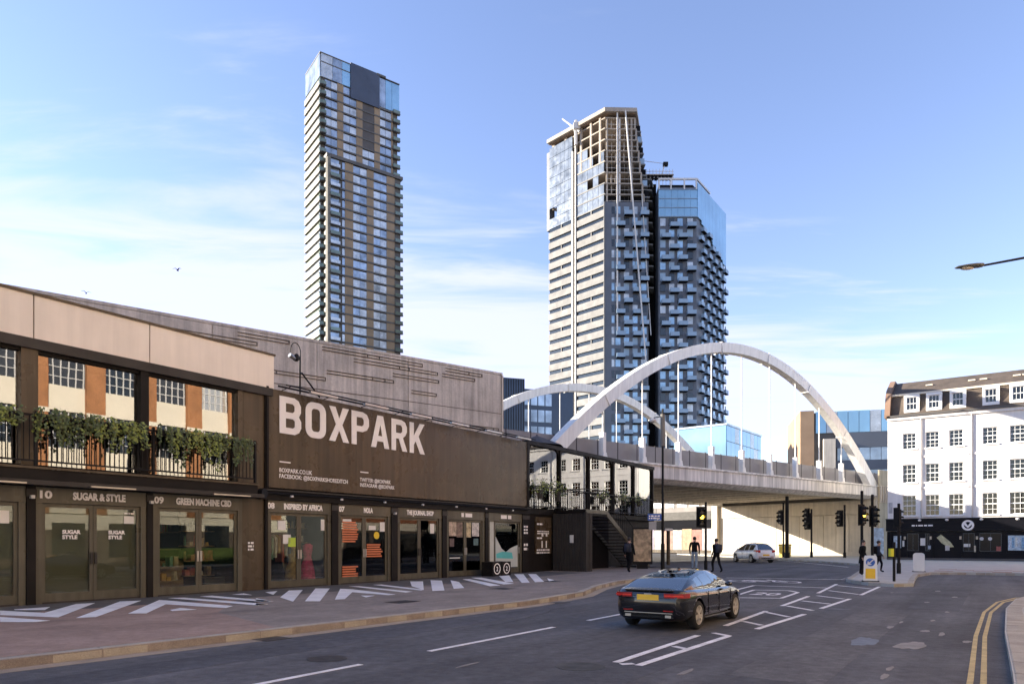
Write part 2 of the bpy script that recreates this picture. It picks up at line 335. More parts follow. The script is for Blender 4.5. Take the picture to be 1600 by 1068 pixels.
# right-hand pavement where the photographer stands
KR = [(-14, 19.2), (-4, 19.2), (3.3, 19.2), (8, 19.15), (13, 19.2), (16.5, 19.45), (18.6, 19.9), (20.4, 20.9), (21.6, 22.4), (22.3, 24.3), (23, 30), (23.5, 45)]
kr = [UV(u, v)[:2] for u, v in KR]
pvr = pave('pavement_right', kr[::-1] + [UV(-14, 45)[:2]] , stone)
stones(kr, pvr, L=0.95, w=0.3, side=-1)
for off, wd in ((0.25, 0.065), (0.38, 0.065)):
    a = [UV(u - (0.0 if v < 20 else off), v - off)[:2] for u, v in KR[:10]]; b = [UV(u - (0.0 if v < 20 else off + wd), v - off - wd)[:2] for u, v in KR[:10]]
    sheet('yellow_line', a + b[::-1], 0.004, paint_y, road)
for i in range(14):       # flagstones laid along the near kerb
    for j in range(4):
        u = 2.0 + i * 0.92; v = 19.65 + j * 0.92
        if u > 14.6: continue
        o = B('flagstone', stone, 0.01, 0.91, -0.91, -0.01, 0, 0.012, pvr); c = UV(u + .46, v + .46); o.location = (c[0], c[1], 0.124 + random.uniform(0, 0.004)); o.rotation_euler = (0, 0, BROT)

# pavement round the public house, running out to the refuge nose
pub_line = [(13.57, 28.6), (13.35, 27.4), (13.3, 26.3), (13.75, 25.35), (14.6, 25.6), (16.6, 29.0), (18.8, 32.6), (20.6, 34.6), (22.4, 34.7), (24.5, 33.6), (28, 31.1), (36, 25.5), (48, 17)]
pvp = pave('pavement_corner', pub_line + [(75, 60), (60, 95), (30.5, 93), (20.5, 87.5), (23.4, 62.5), (24.0, 54), (23.6, 47), (20.5, 41)], stone)
stones(pub_line, pvp, L=0.9, w=0.2, side=1)
stones([(20.5, 87.5), (23.4, 62.5), (24.0, 54), (23.6, 47), (20.5, 41), (13.57, 28.6)], pvp, L=1.0, w=0.2, side=1)
for i in range(7):
    for j in range(3):
        x = 17.5 + i*0.62 + j*0.25; y = 33.6 + i*0.42 - j*0.5
for i in range(16):       # tactile paving strip and slab rows at the crossing
    c = Vector((22.2, 36.2, 0)) + Vector((0.813, -0.583, 0)) * (i * 0.82)
    for j in range(4):
        q = c + Vector((0.583, 0.813, 0)) * (j * 0.82)
        if not (j == 3 and i > 12):
            o = B('flagstone', stone if (i + j) % 3 else tarmac_red, -.4, .4, -.4, .4, 0, .014, pvp); o.location = (q.x, q.y, .127); o.rotation_euler = (0, 0, -R(35.6))

# road markings
LINES = [((1.42,9.6),(3.26,12.35)),((1.68,9.36),(3.77,12.26)),((1.46,9.45),(1.64,9.5)),((2.54,11.07),(2.67,10.8)),((3.63,12.69),(3.79,12.26)),((4.17,13.75),(6.01,16.65)),((4.61,13.25),(6.61,15.92)),((4.77,14.52),(4.91,13.85)),((5.9,16.5),(6.04,15.38)),((6.89,17.97),(8.88,21.1)),((7.59,17.29),(9.68,20.17)),((7.02,17.97),(7.18,16.81)),((8.04,19.52),(8.37,18.52)),((9.26,21.35),(9.5,20.17)),((9.74,22.41),(12.49,27.09)),((10.71,21.61),(13.34,25.56)),((10.61,23.57),(10.77,21.87)),((12.15,26.3),(12.49,24.53)),((9.7,31.84),(14.44,30.25)),((9.04,26.3),(11.19,24.86)),((7.6,23.88),(9.04,26.3)),((6.91,21.61),(8.21,23.88)),((8.21,23.88),(9.26,23.57)),((9.26,23.57),(9.22,22.69)),((9.22,22.69),(7.79,20.39)),((7.79,20.39),(6.6,20.62))]
def stripe(a, b, w, name='lane_marking'):
    a = Vector((*a, 0)); b = Vector((*b, 0)); t = (b - a).normalized(); n = Vector((-t.y, t.x, 0)) * (w/2)
    sheet(name, [(a - n)[:2], (b - n)[:2], (b + n)[:2], (a + n)[:2]], 0.005, paint_w, road)
for a, b in LINES: stripe(a, b, 0.11)
for k in range(-3, 3): stripe(UV(1.3 + 4.98*k, 12.03)[:2], UV(4.9 + 4.98*k, 12.03)[:2], 0.1)
o = text('number_marking', '20', 1.45, paint_w, 7.36, 21.9, 0.004, road, bold=0.02, depth=0.001, flat=True, rotz=R(-34.6), fit=.8)
for (x, y) in ((9.55, 29.2), (11.15, 28.6)):   # bicycle symbol wheels
    mb = MB(); n = 20
    ring = [(x + 0.52*math.cos(2*math.pi*i/n), y + 0.85*math.sin(2*math.pi*i/n)) for i in range(n)]; rin = [(x + 0.40*math.cos(2*math.pi*i/n), y + 0.68*math.sin(2*math.pi*i/n)) for i in range(n)]
    mb.add([(a, b, 0.005) for a, b in ring] + [(a, b, 0.005) for a, b in rin], [(i, (i+1) % n, (i+1) % n + n, i + n) for i in range(n)]); mb.build('bicycle_marking', paint_w, road)
for a, b in (((9.55, 29.2), (10.1, 30.0)), ((10.1, 30.0), (11.0, 29.8)), ((10.1, 30.0), (10.5, 28.7)), ((10.5, 28.7), (9.55, 29.2)), ((11.15, 28.6), (10.95, 30.2))): stripe(a, b, 0.14, 'bicycle_marking')
stripe((23.2, 61.5), (21.5, 45), 0.12); stripe((14.2, 30.4), (24.5, 46.5), 0.02)
def blob(c, rx, ry, rot, n=36):
    a, b, d = (random.uniform(0, 6.28) for _ in range(3)); out = []
    for i in range(n):
        t = 2*math.pi*i/n; q = 1 + .16*math.sin(2*t + a) + .10*math.sin(3*t + b) + .07*math.sin(7*t + d) + random.uniform(-.03, .03); x, y = rx*q*math.cos(t), ry*q*math.sin(t)
        out.append((c[0] + math.cos(rot)*x - math.sin(rot)*y, c[1] + math.sin(rot)*x + math.cos(rot)*y))
    return out
sheet('repair_patch', blob((5.80, 11.6), .62, .17, R(57), 44), 0.004, patch_b, road)
sheet('repair_patch', blob((6.32, 11.15), .55, .17, R(50), 44), 0.005, patch_l, road)
for c in [(7.27, 13.53), (7.94, 14.36), (7.6, 12.95), (7.63, 12.5), (10.13, 16.39), (8.76, 14.66), (13.08, 20.8), (11.21, 19.02), (7.47, 11.56), (4.9, 9.13), (4.55, 8.6), (2.2, 8.9), (-0.6, 9.4), (12.2, 22.6), (14.1, 23.3)]:
    sheet('worn_patch', blob(c, random.uniform(.14, .3), random.uniform(.03, .07), R(55)), 0.004, patch_l, road)
for c, r in (((0.9, 9.3), .33), ((-2.6, 9.9), .28), ((7.9, 17.1), .3)):
    sheet('manhole_cover', [(c[0] + r*math.cos(t*math.pi/10), c[1] + r*math.sin(t*math.pi/10)) for t in range(20)], 0.004, steel_char, road)


older = M('older asphalt', (0.112, 0.109, 0.108), 0.85, 0.3, 0.5, 0.7, spec=0.3, along=0.2, speck=0.45); newer = M('newer asphalt', (0.076, 0.076, 0.080), 0.8, 0.25, 0.5, 0.6, spec=0.3, along=0.2, speck=0.4)
for u0, u1, v0, v1, m_ in ((-9, 7.5, 9.6, 10.5, newer), (9.5, 16, 13.2, 14.4, older), (2, 11.5, 16.3, 17.4, older), (13, 22, 17.2, 18.3, newer), (-6, 2.5, 14.6, 15.5, newer)):
    sheet('utility_reinstatement', [UV(u0, v0)[:2], UV(u1, v0 + .05)[:2], UV(u1 + .1, v1)[:2], UV(u0 - .05, v1)[:2]], 0.002, m_, road)
tarline = M('crack sealant', (.03, .03, .032), .85, .2, 3, spec=.1)
rc = random.Random(3)
for u, v, ang, L in ((4, 10.9, -.05, 6), (12, 12.6, .03, 9), (16, 15.5, .1, 8)):
    mb = MB(); x, y = u, v; prev = None; n_ = int(L/.25); vs = []
    for k in range(n_):
        w_ = .003 + .006*rc.random(); nx, ny = -math.sin(ang), math.cos(ang); p1 = UV(x + nx*w_, y + ny*w_, .0045); p2 = UV(x - nx*w_, y - ny*w_, .0045); vs += [p1, p2]
        x += .25*math.cos(ang); y += .25*math.sin(ang); ang += rc.uniform(-.22, .22)
    mb.add(vs, [(2*k, 2*k+1, 2*k+3, 2*k+2) for k in range(n_ - 1)]).build('crack', tarline, road)
for u in (0.8, 9.6):
    mb = MB(); v = interp_v(u) if False else (8.95 if u < 5 else 9.35)
    o = B('drain_grate', steel_char, -.25, .25, -.2, .2, 0, .006, road); c = UV(u, v); o.location = (c[0], c[1], .004); o.rotation_euler = (0, 0, BROT)
# ================================================================== the row of shop containers
def slats(x0, x1, z0, z1, y, pitch=0.09):
    mb = MB(); n = int((z1 - z0) / pitch)
    for i in range(n):
        a = z0 + i*pitch; mb.box(x0, x1, y, y + 0.02, a, a + pitch*0.72); mb.box(x0, x1, y + 0.012, y + 0.02, a + pitch*0.72, a + pitch)
    return mb
def bars_text(parent, x, z, w, h, y, mat, rows=1, name='notice_text'):
    """lines of print too small to read: short raised dashes"""
    mb = MB()
    for r in range(rows):
        xx = x; zz = z - r * h * 1.7
        while xx < x + w:
            l = random.uniform(h*.8, h*3); mb.box(xx, min(xx + l, x + w), y - 0.003, y, zz, zz + h); xx += l + h*.6
    return mb.build(name, mat, parent)
def shop_unit(u0, u1, label, num, name, kind):
    t = thing('shop_container', label, 'shop', UV(u0, 0, 0.12), BROT, 'ground floor shop containers')
    w = u1 - u0; zt = 2.84
    lin = B('lintel', steel_olive, 0, w, -0.02, 0.2, 2.46, zt, t)
    ls = 0.30 if w > 2.6 else 0.28
    # lettering sits on the lintel: a child of the lintel would inherit its scale, so it hangs on the unit
    if num: text('number_lettering', num, 0.25, letter_w, 0.04, -0.028, 2.58, t, bold=0.010, fit=.27)
    if name:
        FT = {'SUGAR & STYLE': .48, 'GREEN MACHINE CBD': .62, 'INSPIRED BY AFRICA': .6, 'NOLA': .17, 'THE JOURNAL SHOP': .6}
        tx = text('name_lettering', name, 0.25, letter_w, w * (0.55 if num else .5), -0.028, 2.575, t, bold=0.012, align='CENTER', fit=w*FT.get(name, .3))
    for a, b in ((0, 0.15), (w - 0.15, w)):
        B('jamb', steel_olive, a, b, -0.01, 0.2, 0.0, 2.458, t)
    B('threshold', steel_char, 0.15, w - 0.15, 0.0, 0.2, 0, 0.05, t)
    # interior box
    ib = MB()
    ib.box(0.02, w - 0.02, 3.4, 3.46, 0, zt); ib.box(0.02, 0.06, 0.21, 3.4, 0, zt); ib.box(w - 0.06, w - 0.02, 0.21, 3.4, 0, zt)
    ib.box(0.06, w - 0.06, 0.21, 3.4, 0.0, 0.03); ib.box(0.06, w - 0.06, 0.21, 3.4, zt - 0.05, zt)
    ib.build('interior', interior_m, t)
    if kind == 'single':
        leaves = [(0.15 + 0.42, w - 0.17)]
        B('side_panel', M('pale poster', (0.52, 0.53, 0.47), 0.5, 0.1, 1), 0.15, 0.55, 0.06, 0.1, 0.05, 2.45, t)
    else:
        c = w / 2; leaves = [(0.15, c - 0.005), (c + 0.005, w - 0.15)]
    for k, (a, b) in enumerate(leaves):
        d = frame_mb(a, b, 0.05, 2.45, 0.085, 0.045, 0.1); d.box(a + .085, b - .085, 0.045, 0.1, 0.135, 0.26)
        door = d.build('door', steel_olive, t)
        MB().box(a + .085, b - .085, 0.068, 0.076, 0.26, 2.365).build('pane', shop_glass, door)
        hx = (b - 0.075 if k == 0 else a + 0.015)
        h = MB(); h.box(hx, hx + .06, -0.0, 0.02, 0.95, 1.25); h.box(hx + .015, hx + .045, 0.02, 0.045, 0.98, 1.02); h.box(hx + .015, hx + .045, 0.02, 0.045, 1.18, 1.22)
        h.build('handle', chrome if kind != 'shutter' else steel_char, door)
        if kind in ('shutter', 'half'):
            if kind == 'shutter' or k == 1 or True:
                slats(a + .05, b - .05, 0.06, 2.4, 0.13).build('shutter', shutter_m, t)
    return t, w
def notice(t, x, z, w, h, mat=paper, y=0.055, name='notice'): return B(name, mat, x, x + w, y, y + 0.006, z, z + h, t)
t, w = shop_unit(-2.45, 0.52, 'olive grey shop front cut off by the left edge of the picture', None, None, 'shutter')
notice(t, 2.35, 1.95, .3, .3)
t10, w = shop_unit(0.72, 3.40, 'shuttered shop front numbered 10 lettered SUGAR & STYLE', '10', 'SUGAR & STYLE', 'shutter')
for x in (0.62, 1.72):
    text('window_lettering', 'SUGAR\nSTYLE', 0.13, letter_w, x, 0.05, 1.72, t10, bold=0.006, depth=0.002)
notice(t10, 2.12, 2.0, .26, .2); bars_text(t10, 2.12, 2.25, .26, .035, .055, letter_w)
t09, w = shop_unit(3.57, 6.35, 'glazed shop front numbered 09 lettered GREEN MACHINE CBD', '09', 'GREEN MACHINE CBD', 'open')
B('counter', M('wood counter', (.28, .18, .09), .6, .2, 3), .5, 1.6, 1.2, 1.7, .03, .95, t09)
B('rug', M('dark rug', (.06, .05, .04), .9), 1.5, 2.4, .3, .8, .03, .06, t09)
B('display_box', M('black box', (.01, .01, .01), .5), 1.7, 2.35, .25, .5, .03, .45, t09); bars_text(t09, 1.8, .2, .45, .05, .248, letter_w)
for i in range(3): B('shelf', M('wood counter', (.28, .18, .09)), .2, 2.5, 2.9, 3.3, .7 + .55*i, .74 + .55*i, t09)
for i in range(14):
    x = .3 + random.random()*2; z = .74 + .55*random.randrange(3); B('jar', random.choice([leaf_b, paper, cloth_red, steel_brown]), x, x + .12, 3.0, 3.1, z, z + .22, t09)
t08, w = shop_unit(7.2, 9.84, 'shop front lettered INSPIRED BY AFRICA with a pink dress in its window', '08', 'INSPIRED BY AFRICA', 'open')
pink = M('pink patterned cloth', (.62, .05, .16), .8, .5, 9)
def dress(parent, x, y, z, mat, h=1.25):
    mb = MB(); prof = [(0.0, .30), (.35, .25), (.62, .14), (.74, .17), (.95, .2), (1.0, .08)]; n = 14; vs = []; fs = []
    for j, (a, r) in enumerate(prof):
        for i in range(n):
            th = 2*math.pi*i/n; rr = r*(1 + .12*math.sin(5*th)*(1 - a)); vs.append((x + rr*math.cos(th), y + rr*.6*math.sin(th), z + a*h))
    for j in range(len(prof) - 1):
        for i in range(n): fs.append((j*n+i, j*n+(i+1) % n, (j+1)*n+(i+1) % n, (j+1)*n+i))
    mb.add(vs, fs); return mb.build('dress', mat, parent, True)
dress(t08, 2.05, .5, .2, pink); dress(t08, 1.62, .75, .15, M('yellow print cloth', (.5, .33, .08), .8, .5, 9), 1.2); dress(t08, .95, .7, .2, cloth_k, 1.3)
for i, (x, z, mm) in enumerate(((.35, 1.9, paper), (.55, 1.45, paper), (2.1, 1.9, paper), (.75, 1.35, M('lime print', (.45, .6, .06))))): notice(t08, x + .15, z, .3, .3 if i != 2 else .38, mm, .06)
for i in range(5): B('garment', random.choice([cloth_k, steel_brown, cloth_n]), .3 + .2*i, .42 + .2*i, 1.4, 1.9, .5, 1.7, t08)
t07, w = shop_unit(10.13, 12.75, 'shop front lettered NOLA with orange striped stickers on its doors', '07', 'NOLA', 'half')
orange = M('orange sticker', (.62, .18, .07), .6, .1, 2)
for (x, z0, n, ww) in ((.28, 1.5, 9, .75), (.28, .25, 5, .75), (1.45, .95, 6, .8)):
    for i in range(n): notice(t07, x, z0 + i*.085, ww * random.uniform(.8, 1), .055, orange, .054, 'sticker_stripe')
notice(t07, 1.55, 1.95, .35, .16); notice(t07, 2.12, 1.9, .25, .35); notice(t07, .3, 2.2, .4, .12); 
MB().cyl((1.95, .056, 1.75), (1.95, .062, 1.75), .14, n=18).build('flower_sticker', M('yellow sticker', (.75, .5, .03)), t07)
t06, w = shop_unit(13.09, 15.74, 'closed shop front lettered THE JOURNAL SHOP with plain grey shutters', None, 'THE JOURNAL SHOP', 'shutter')
notice(t06, 2.0, 1.85, .25, .4); 
t05, w = shop_unit(16.03, 18.71, 'narrow shop front with picture posters high in its windows', None, None, 'open'); bars_text(t05, 1.0, 2.58, .75, .17, -.021, letter_w, 1, 'name_lettering')
for i, (x, z, ww, hh, c) in enumerate(((.26, 1.75, .5, .6, (.42, .33, .24)), (.78, 1.7, .4, .65, (.2, .14, .1)), (1.42, 1.7, .35, .65, (.46, .38, .22)), (1.85, 1.75, .5, .6, (.55, .52, .48)), (.3, 1.3, .3, .35, (.12, .08, .07)), (1.95, 1.35, .35, .3, (.08, .14, .14)))):
    notice(t05, x, z, ww, hh, M('poster %d' % i, c, .6, .6, 7), .055, 'poster')
notice(t05, .3, .8, .7, .04); B('display_chest', cloth_n, .3, 1.05, .5, .9, .03, .75, t05)
B('green_stool', M('lime green', (.18, .5, .05), .5), .25, .55, .25, .5, .03, .5, t05)
t04, w = shop_unit(18.96, 21.72, 'shop front with pale window film and a turquoise panel', None, None, 'single'); bars_text(t04, 1.0, 2.58, .85, .17, -.021, letter_w, 1, 'name_lettering')
film = M('frosted film', (.50, .53, .49), .6, .1, 1)
MB().prism([(.68, .3), (2.5, .3), (2.5, 1.35), (2.2, 1.28), (1.9, 1.2), (1.5, 1.02), (1.15, 1.2), (.68, 1.75)], .055, .06, 'y').build('window_film', film, t04)
MB().prism([(.75, .75), (2.1, .7), (2.0, 1.0), (1.2, 1.05), (.72, .95)], .049, .053, 'y').build('turquoise_panel', M('turquoise film', (.10, .47, .46), .5), t04)
notice(t04, 1.3, .42, .5, .03, cloth_k, .048)

# stock standing close behind the glass
goods = [M('stock %d' % k, c, .8, .35, 6) for k, c in enumerate([(.42, .12, .10), (.50, .42, .28), (.10, .16, .30), (.62, .60, .55), (.30, .20, .10), (.08, .08, .09), (.48, .30, .08), (.16, .30, .22)])]
def rail_of_clothes(t, x0, x1, y, z, n, seed):
    rs = random.Random(seed); MB().cyl((x0, y, z + .03), (x1, y, z + .03), .012, n=6).build('clothes_rail', chrome, t)
    for k in range(n):
        x = x0 + (x1 - x0)*(k + .5)/n; w_ = rs.uniform(.06, .12); h_ = rs.uniform(.6, 1.0)
        MB().prism([(y - .02, z), (y + .02, z), (y + .2, z - .12), (y + .17, z - h_), (y - .17, z - h_), (y - .2, z - .12)], x - w_/2, x + w_/2, 'x').build('garment', rs.choice(goods), t)
def shelf_of_goods(t, x0, x1, y, zs_, seed):
    rs = random.Random(seed)
    for z in zs_:
        B('shelf', goods[4], x0, x1, y, y + .3, z - .03, z, t); x = x0 + .05
        while x < x1 - .15:
            w_ = rs.uniform(.08, .22); h_ = rs.uniform(.1, .32)
            if rs.random() < .5: B('boxed_item', rs.choice(goods), x, x + w_, y + .04, y + .25, z + .002, z + h_, t)
            else: MB().cyl((x + w_/2, y + .14, z + .002), (x + w_/2, y + .14, z + h_), w_*.45, w_*.3, n=8).build('jar', rs.choice(goods), t)
            x += w_ + rs.uniform(.02, .09)
rail_of_clothes(t08, .25, 1.2, .45, 1.75, 7, 1); shelf_of_goods(t08, 1.35, 2.45, 1.0, (.5, 1.0, 1.5, 2.0), 2); shelf_of_goods(t08, .2, 1.2, .9, (.35,), 3)
shelf_of_goods(t06, .25, 1.25, .35, (.4, .85, 1.3, 1.75), 4) if False else None
rail_of_clothes(t05, .3, 1.25, .4, 1.35, 7, 5); rail_of_clothes(t05, 1.4, 2.4, .5, 1.6, 8, 6); shelf_of_goods(t05, .3, 2.4, 1.1, (.5, 1.0, 1.5, 2.0), 7)
shelf_of_goods(t09, .2, 1.2, .5, (.4, .8), 8); shelf_of_goods(t09, 1.5, 2.5, 1.0, (.5, .95, 1.4, 1.85), 9)
shelf_of_goods(t04, .7, 2.4, .6, (1.3, 1.7, 2.05), 10); rail_of_clothes(t04, .8, 2.3, .35, 2.2, 9, 11)
# black columns between the shop fronts, with cable and small spot lamps
for i, (a, b) in enumerate(((0.52, .72), (3.40, 3.57), (9.84, 10.13), (12.75, 13.09), (15.74, 16.03), (18.71, 18.96), (21.72, 22.3))):
    nxt = ['left of SUGAR & STYLE', 'between shops 10 and 09', 'right of the INSPIRED BY AFRICA shop', 'right of the NOLA shop', 'left of the shop with picture posters', 'left of the shop with the turquoise panel', 'at the right end of the shop fronts'][i]
    c = thing('steel_column', 'black steel column ' + nxt, 'column', UV(a, 0, .12), BROT, 'columns between the shop fronts'); ww = b - a
    B('post', steel_dark, 0.004, ww - 0.004, -.06, .3, 0, 2.86, c); B('corner_casting', steel_char, -.01, ww + .01, -.075, .1, 2.6, 2.78, c)
    if i in (0, 1, 3): B('wall_lamp', white_st, ww*.3, ww*.3 + .08, -.16, -.06, 2.55, 2.63, c)
    if i == 6: bars_text(c, .1, 2.2, .35, .09, -.062, letter_w, 3, 'lettering'); bars_text(c, .1, 1.3, .35, .12, -.062, letter_w, 2, 'lettering')
# plain end wall between shops 09 and 08
wl = thing('wall_panel', 'tall brown steel wall panel between balcony and sign board', 'wall', UV(6.35, 0, .12), BROT)
B('panel', steel_brown, 0, .80, .02, .3, 0, 3.1, wl); B('upper_panel', steel_brown, .05, .80, .015, .3, 3.103, 6.4, wl); B('edge_post', steel_dark, .80, .90, -.05, .3, 0, 6.42, wl)
bars_text(wl, .22, 1.45, .2, .06, .018, letter_w, 3, 'notice_text')

# ---------------------------------------------------------------- upper storey and balcony, left of the sign
gal = thing('container_gallery', 'upper storey with cream fascia panels and mirror windows above the balcony', 'building', UV(0, 0, 0), BROT)
B('roof', steel_char, -9, 7.48, .05, 4.8, 7.56, 7.62, gal)
for a, b in ((-6.7, -3.02), (-3.0, .655), (.685, 3.455), (3.485, 7.46)):
    B('fascia_panel', fascia_m, a, b, -.06, .04, 6.5, 7.54, gal)
B('fascia_cap', steel_brown, -9, 7.5, -.1, .05, 7.54, 7.60, gal); B('fascia_core', steel_dark, -9, 7.47, .042, .3, 6.3, 7.54, gal)
B('eaves_beam', steel_char, -9, 7.40, -.1, .04, 6.25, 6.495, gal)
B('eaves_soffit', steel_dark, -9, 6.35, .042, 1.2, 6.18, 6.25, gal)
B('wide_post', steel_brown, .42, .78, -.02, .3, 3.3, 6.25, gal); B('thin_post', steel_dark, 3.24, 3.46, -.04, .3, 3.3, 6.25, gal); B('end_post', steel_brown, 6.2, 6.37, -.02, .3, 3.3, 6.25, gal)
B('wide_post', steel_brown, -3.1, -2.8, -.02, .3, 3.3, 6.25, gal)
for a, b in ((-5.5, -3.1), (-2.8, .42), (.78, 3.24), (3.46, 6.2)):
    B('window_pane', mirror_glass, a, b, .14, .15, 3.4, 6.2, gal)
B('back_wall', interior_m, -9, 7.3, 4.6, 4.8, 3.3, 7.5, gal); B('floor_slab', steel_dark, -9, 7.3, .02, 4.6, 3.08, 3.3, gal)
B('side_wall', steel_brown, 7.2, 7.4, .35, 4.6, 3.3, 7.5, gal)
bal = thing('balcony', 'black steel balcony with vertical bars running above shops 10 and 09', 'balcony', UV(-6, 0, 3.0), BROT)
B('floor_edge', steel_dark, 0, 12.55, -.5, .01, .1, .42, bal); B('lower_beam', steel_char, 0, 12.75, -.56, -.1, -.02, .09, bal); B('nosing', steel_brown, 0, 12.6, -.54, -.5, .35, .40, bal)
B('top_rail', iron, 0, 12.5, -.50, -.44, 1.58, 1.63, bal); B('bottom_rail', iron, 0, 12.5, -.49, -.45, .52, .56, bal)
bl = MB().box(-.009, .009, -.009, .009, 0, 1.02).mesh('baluster', iron)
n = 0
for i in range(104):
    link('baluster', bl, bal, (.06 + i*.12, -.47, .56))
for x in (.02, 3.0, 6.55, 9.35, 12.48): B('rail_post', iron, x - .03, x + .03, -.5, -.43, .42, 1.7, bal)
def strip_light(u, L, label):
    s = thing('strip_light', label, 'lamp', UV(u, .62, 2.98), BROT, 'strip lights under the balcony')
    B('housing', chrome, 0, L, -.03, .03, 0, .035, s); B('bracket', iron, L*.3, L*.3 + .03, .03, .3, .0, .03, s); B('bracket', iron, L*.8, L*.8 + .03, .03, .3, .0, .03, s)
strip_light(-.6, .9, 'strip light under the balcony at the left picture edge'); strip_light(1.7, 1.1, 'strip light under the balcony above SUGAR & STYLE'); strip_light(5.0, 1.2, 'strip light under the balcony above GREEN MACHINE CBD')

# trailing ivy in front of the balcony bars
def ivy(name, label, u0, u1, v, ztop, drop, n, seed, dens_b=0.4):
    rnd = random.Random(seed); t = thing(name, label, 'plant', UV(u0, v, ztop), BROT, 'ivy trailing over the balcony'); L = u1 - u0
    strands = []
    mbs = [MB(), MB()]; st = MB()
    tips = [(min(L, max(0, k_/24. + rnd.uniform(-.15, .15))), rnd.betavariate(1.0, 1.9)*drop*(.55 + .6*abs(math.sin(3.1*k_/(L*24.) * L + seed))) + .10, math.sin(2.3*k_/24. + seed*1.7) + rnd.uniform(-.8, .8) > 1 - 2*dens_b) for k_ in range(int(L*24))]
    for x, d, young in tips:
        z = rnd.uniform(.02, .16); y = rnd.uniform(-.14, .02); px = x; k = 0
        pts = [(px, y, z)]
        while z > -d:
            z -= rnd.uniform(.05, .1); px += rnd.uniform(-.035, .035); y = max(-.2, min(.05, y + rnd.uniform(-.03, .03))); pts.append((px, y, z))
        for a, b in zip(pts[::2], pts[2::2]): st.cyl(a, b, .004, n=3)
        for (a, b, c) in pts:
            for _ in range(4):
                s = rnd.uniform(.016, .05); q = Vector((a + rnd.uniform(-.05, .05), b + rnd.uniform(-.07, .04), c + rnd.uniform(-.04, .04)))
                nrm = Vector((rnd.uniform(-.7, .7), -1, rnd.uniform(-.3, .8))).normalized(); e1 = nrm.orthogonal().normalized(); e1.rotate(Matrix.Rotation(rnd.uniform(0, 6.3), 3, nrm)); e2 = nrm.cross(e1)
                mb = mbs[1 if (young and rnd.random() < .75) or rnd.random() < .08 else 0]
                mb.add([q + e1*s, q + e1*s*.2 + e2*s*.8, q - e1*s*.8 + nrm*s*.25, q + e1*s*.2 - e2*s*.8], [(0, 1, 2, 3)])
    for o_ in (mbs[0].build('foliage', leaf_a, t), mbs[1].build('young_foliage', leaf_b, t), st.build('stems', stem_m, t)): o_['kind'] = 'stuff'
    B('planter', iron, 0, L, -.02, .12, -.1, .05, t)
ivy('ivy_plant', 'ivy trailing over the balcony bars beside the left picture edge', -2.8, .25, .52, 4.58, .42, 0, 1, .3)
ivy('ivy_plant', 'ivy trailing over the balcony above the SUGAR & STYLE shop', .5, 3.15, .52, 4.60, .62, 0, 2, .42)
ivy('ivy_plant', 'ivy trailing over the balcony above the GREEN MACHINE CBD shop', 3.45, 6.35, .52, 4.60, .75, 0, 3, .5)

# ---------------------------------------------------------------- the big sign
sg = thing('sign_board', 'long brown sign board with huge white letters BOXPARK above the shops', 'sign', UV(7.26, 0, 3.3), BROT)
L = 14.85
for a, b in ((0, 3.7), (3.705, 7.4), (7.405, 11.1), (11.105, L)): B('board_panel', steel_brown, a, b, -.05, .05, .06, 3.2, sg)
B('edge_trim', steel_dark, -.08, 0, -.08, .3, 0, 3.25, sg); B('edge_trim', steel_dark, L, L + .12, -.08, .3, 0, 3.25, sg)
B('container_body', steel_dark, 0, L, .055, 4.6, -.2, 3.19, sg)
def glyph(loops, h, x, z, parent, mat):
    cu = bpy.data.curves.new('letter', 'CURVE'); cu.dimensions = '2D'; cu.fill_mode = 'BOTH'; cu.extrude = .008
    for lp in loops:
        sp = cu.splines.new('POLY'); sp.points.add(len(lp) - 1); sp.use_cyclic_u = True
        for p, q in zip(sp.points, lp): p.co = (q[0]*h, q[1]*h, 0, 1)
    o = bpy.data.objects.new('letter', cu); COL.objects.link(o); dg = bpy.context.evaluated_depsgraph_get(); me = bpy.data.meshes.new_from_object(o.evaluated_get(dg))
    bpy.data.objects.remove(o); bpy.data.curves.remove(cu)
    for v in me.vertices: a, b, c = v.co; v.co = (a, -c, b)
    me.materials.clear(); me.materials.append(mat); return link('letter', me, parent, (x, -.062, z))
ph = [(.2, .57), (.42, .57), (.49, .63), (.49, .77), (.42, .83), (.2, .83)]
GL = {'B': [[(0, 0), (.5, 0), (.64, .07), (.71, .2), (.71, .38), (.63, .5), (.7, .62), (.7, .8), (.62, .94), (.48, 1), (0, 1)], [(.2, .17), (.44, .17), (.5, .22), (.5, .37), (.44, .42), (.2, .42)], [(.2, .59), (.43, .59), (.49, .64), (.49, .78), (.43, .83), (.2, .83)]],
 'O': [rounded(0, .72, 0, 1, .26), rounded(.21, .51, .18, .82, .1)],
 'X': [[(0, 0), (.23, 0), (.38, .33), (.53, 0), (.76, 0), (.5, .5), (.75, 1), (.52, 1), (.38, .67), (.24, 1), (.01, 1), (.26, .5)]],
 'P': [[(0, 0), (.2, 0), (.2, .4), (.45, .4), (.62, .47), (.7, .6), (.7, .8), (.62, .94), (.45, 1), (0, 1)], ph],
 'A': [[(0, 0), (.21, 0), (.26, .2), (.52, .2), (.57, 0), (.78, 0), (.51, 1), (.27, 1)], [(.3, .37), (.48, .37), (.39, .73)]],
 'R': [[(0, 0), (.2, 0), (.2, .39), (.32, .39), (.5, 0), (.72, 0), (.52, .43), (.64, .52), (.7, .64), (.7, .8), (.62, .94), (.45, 1), (0, 1)], ph],
 'K': [[(0, 0), (.2, 0), (.2, .28), (.29, .4), (.51, 0), (.74, 0), (.43, .57), (.72, 1), (.49, 1), (.2, .57), (.2, 1), (0, 1)]]}
x = .41
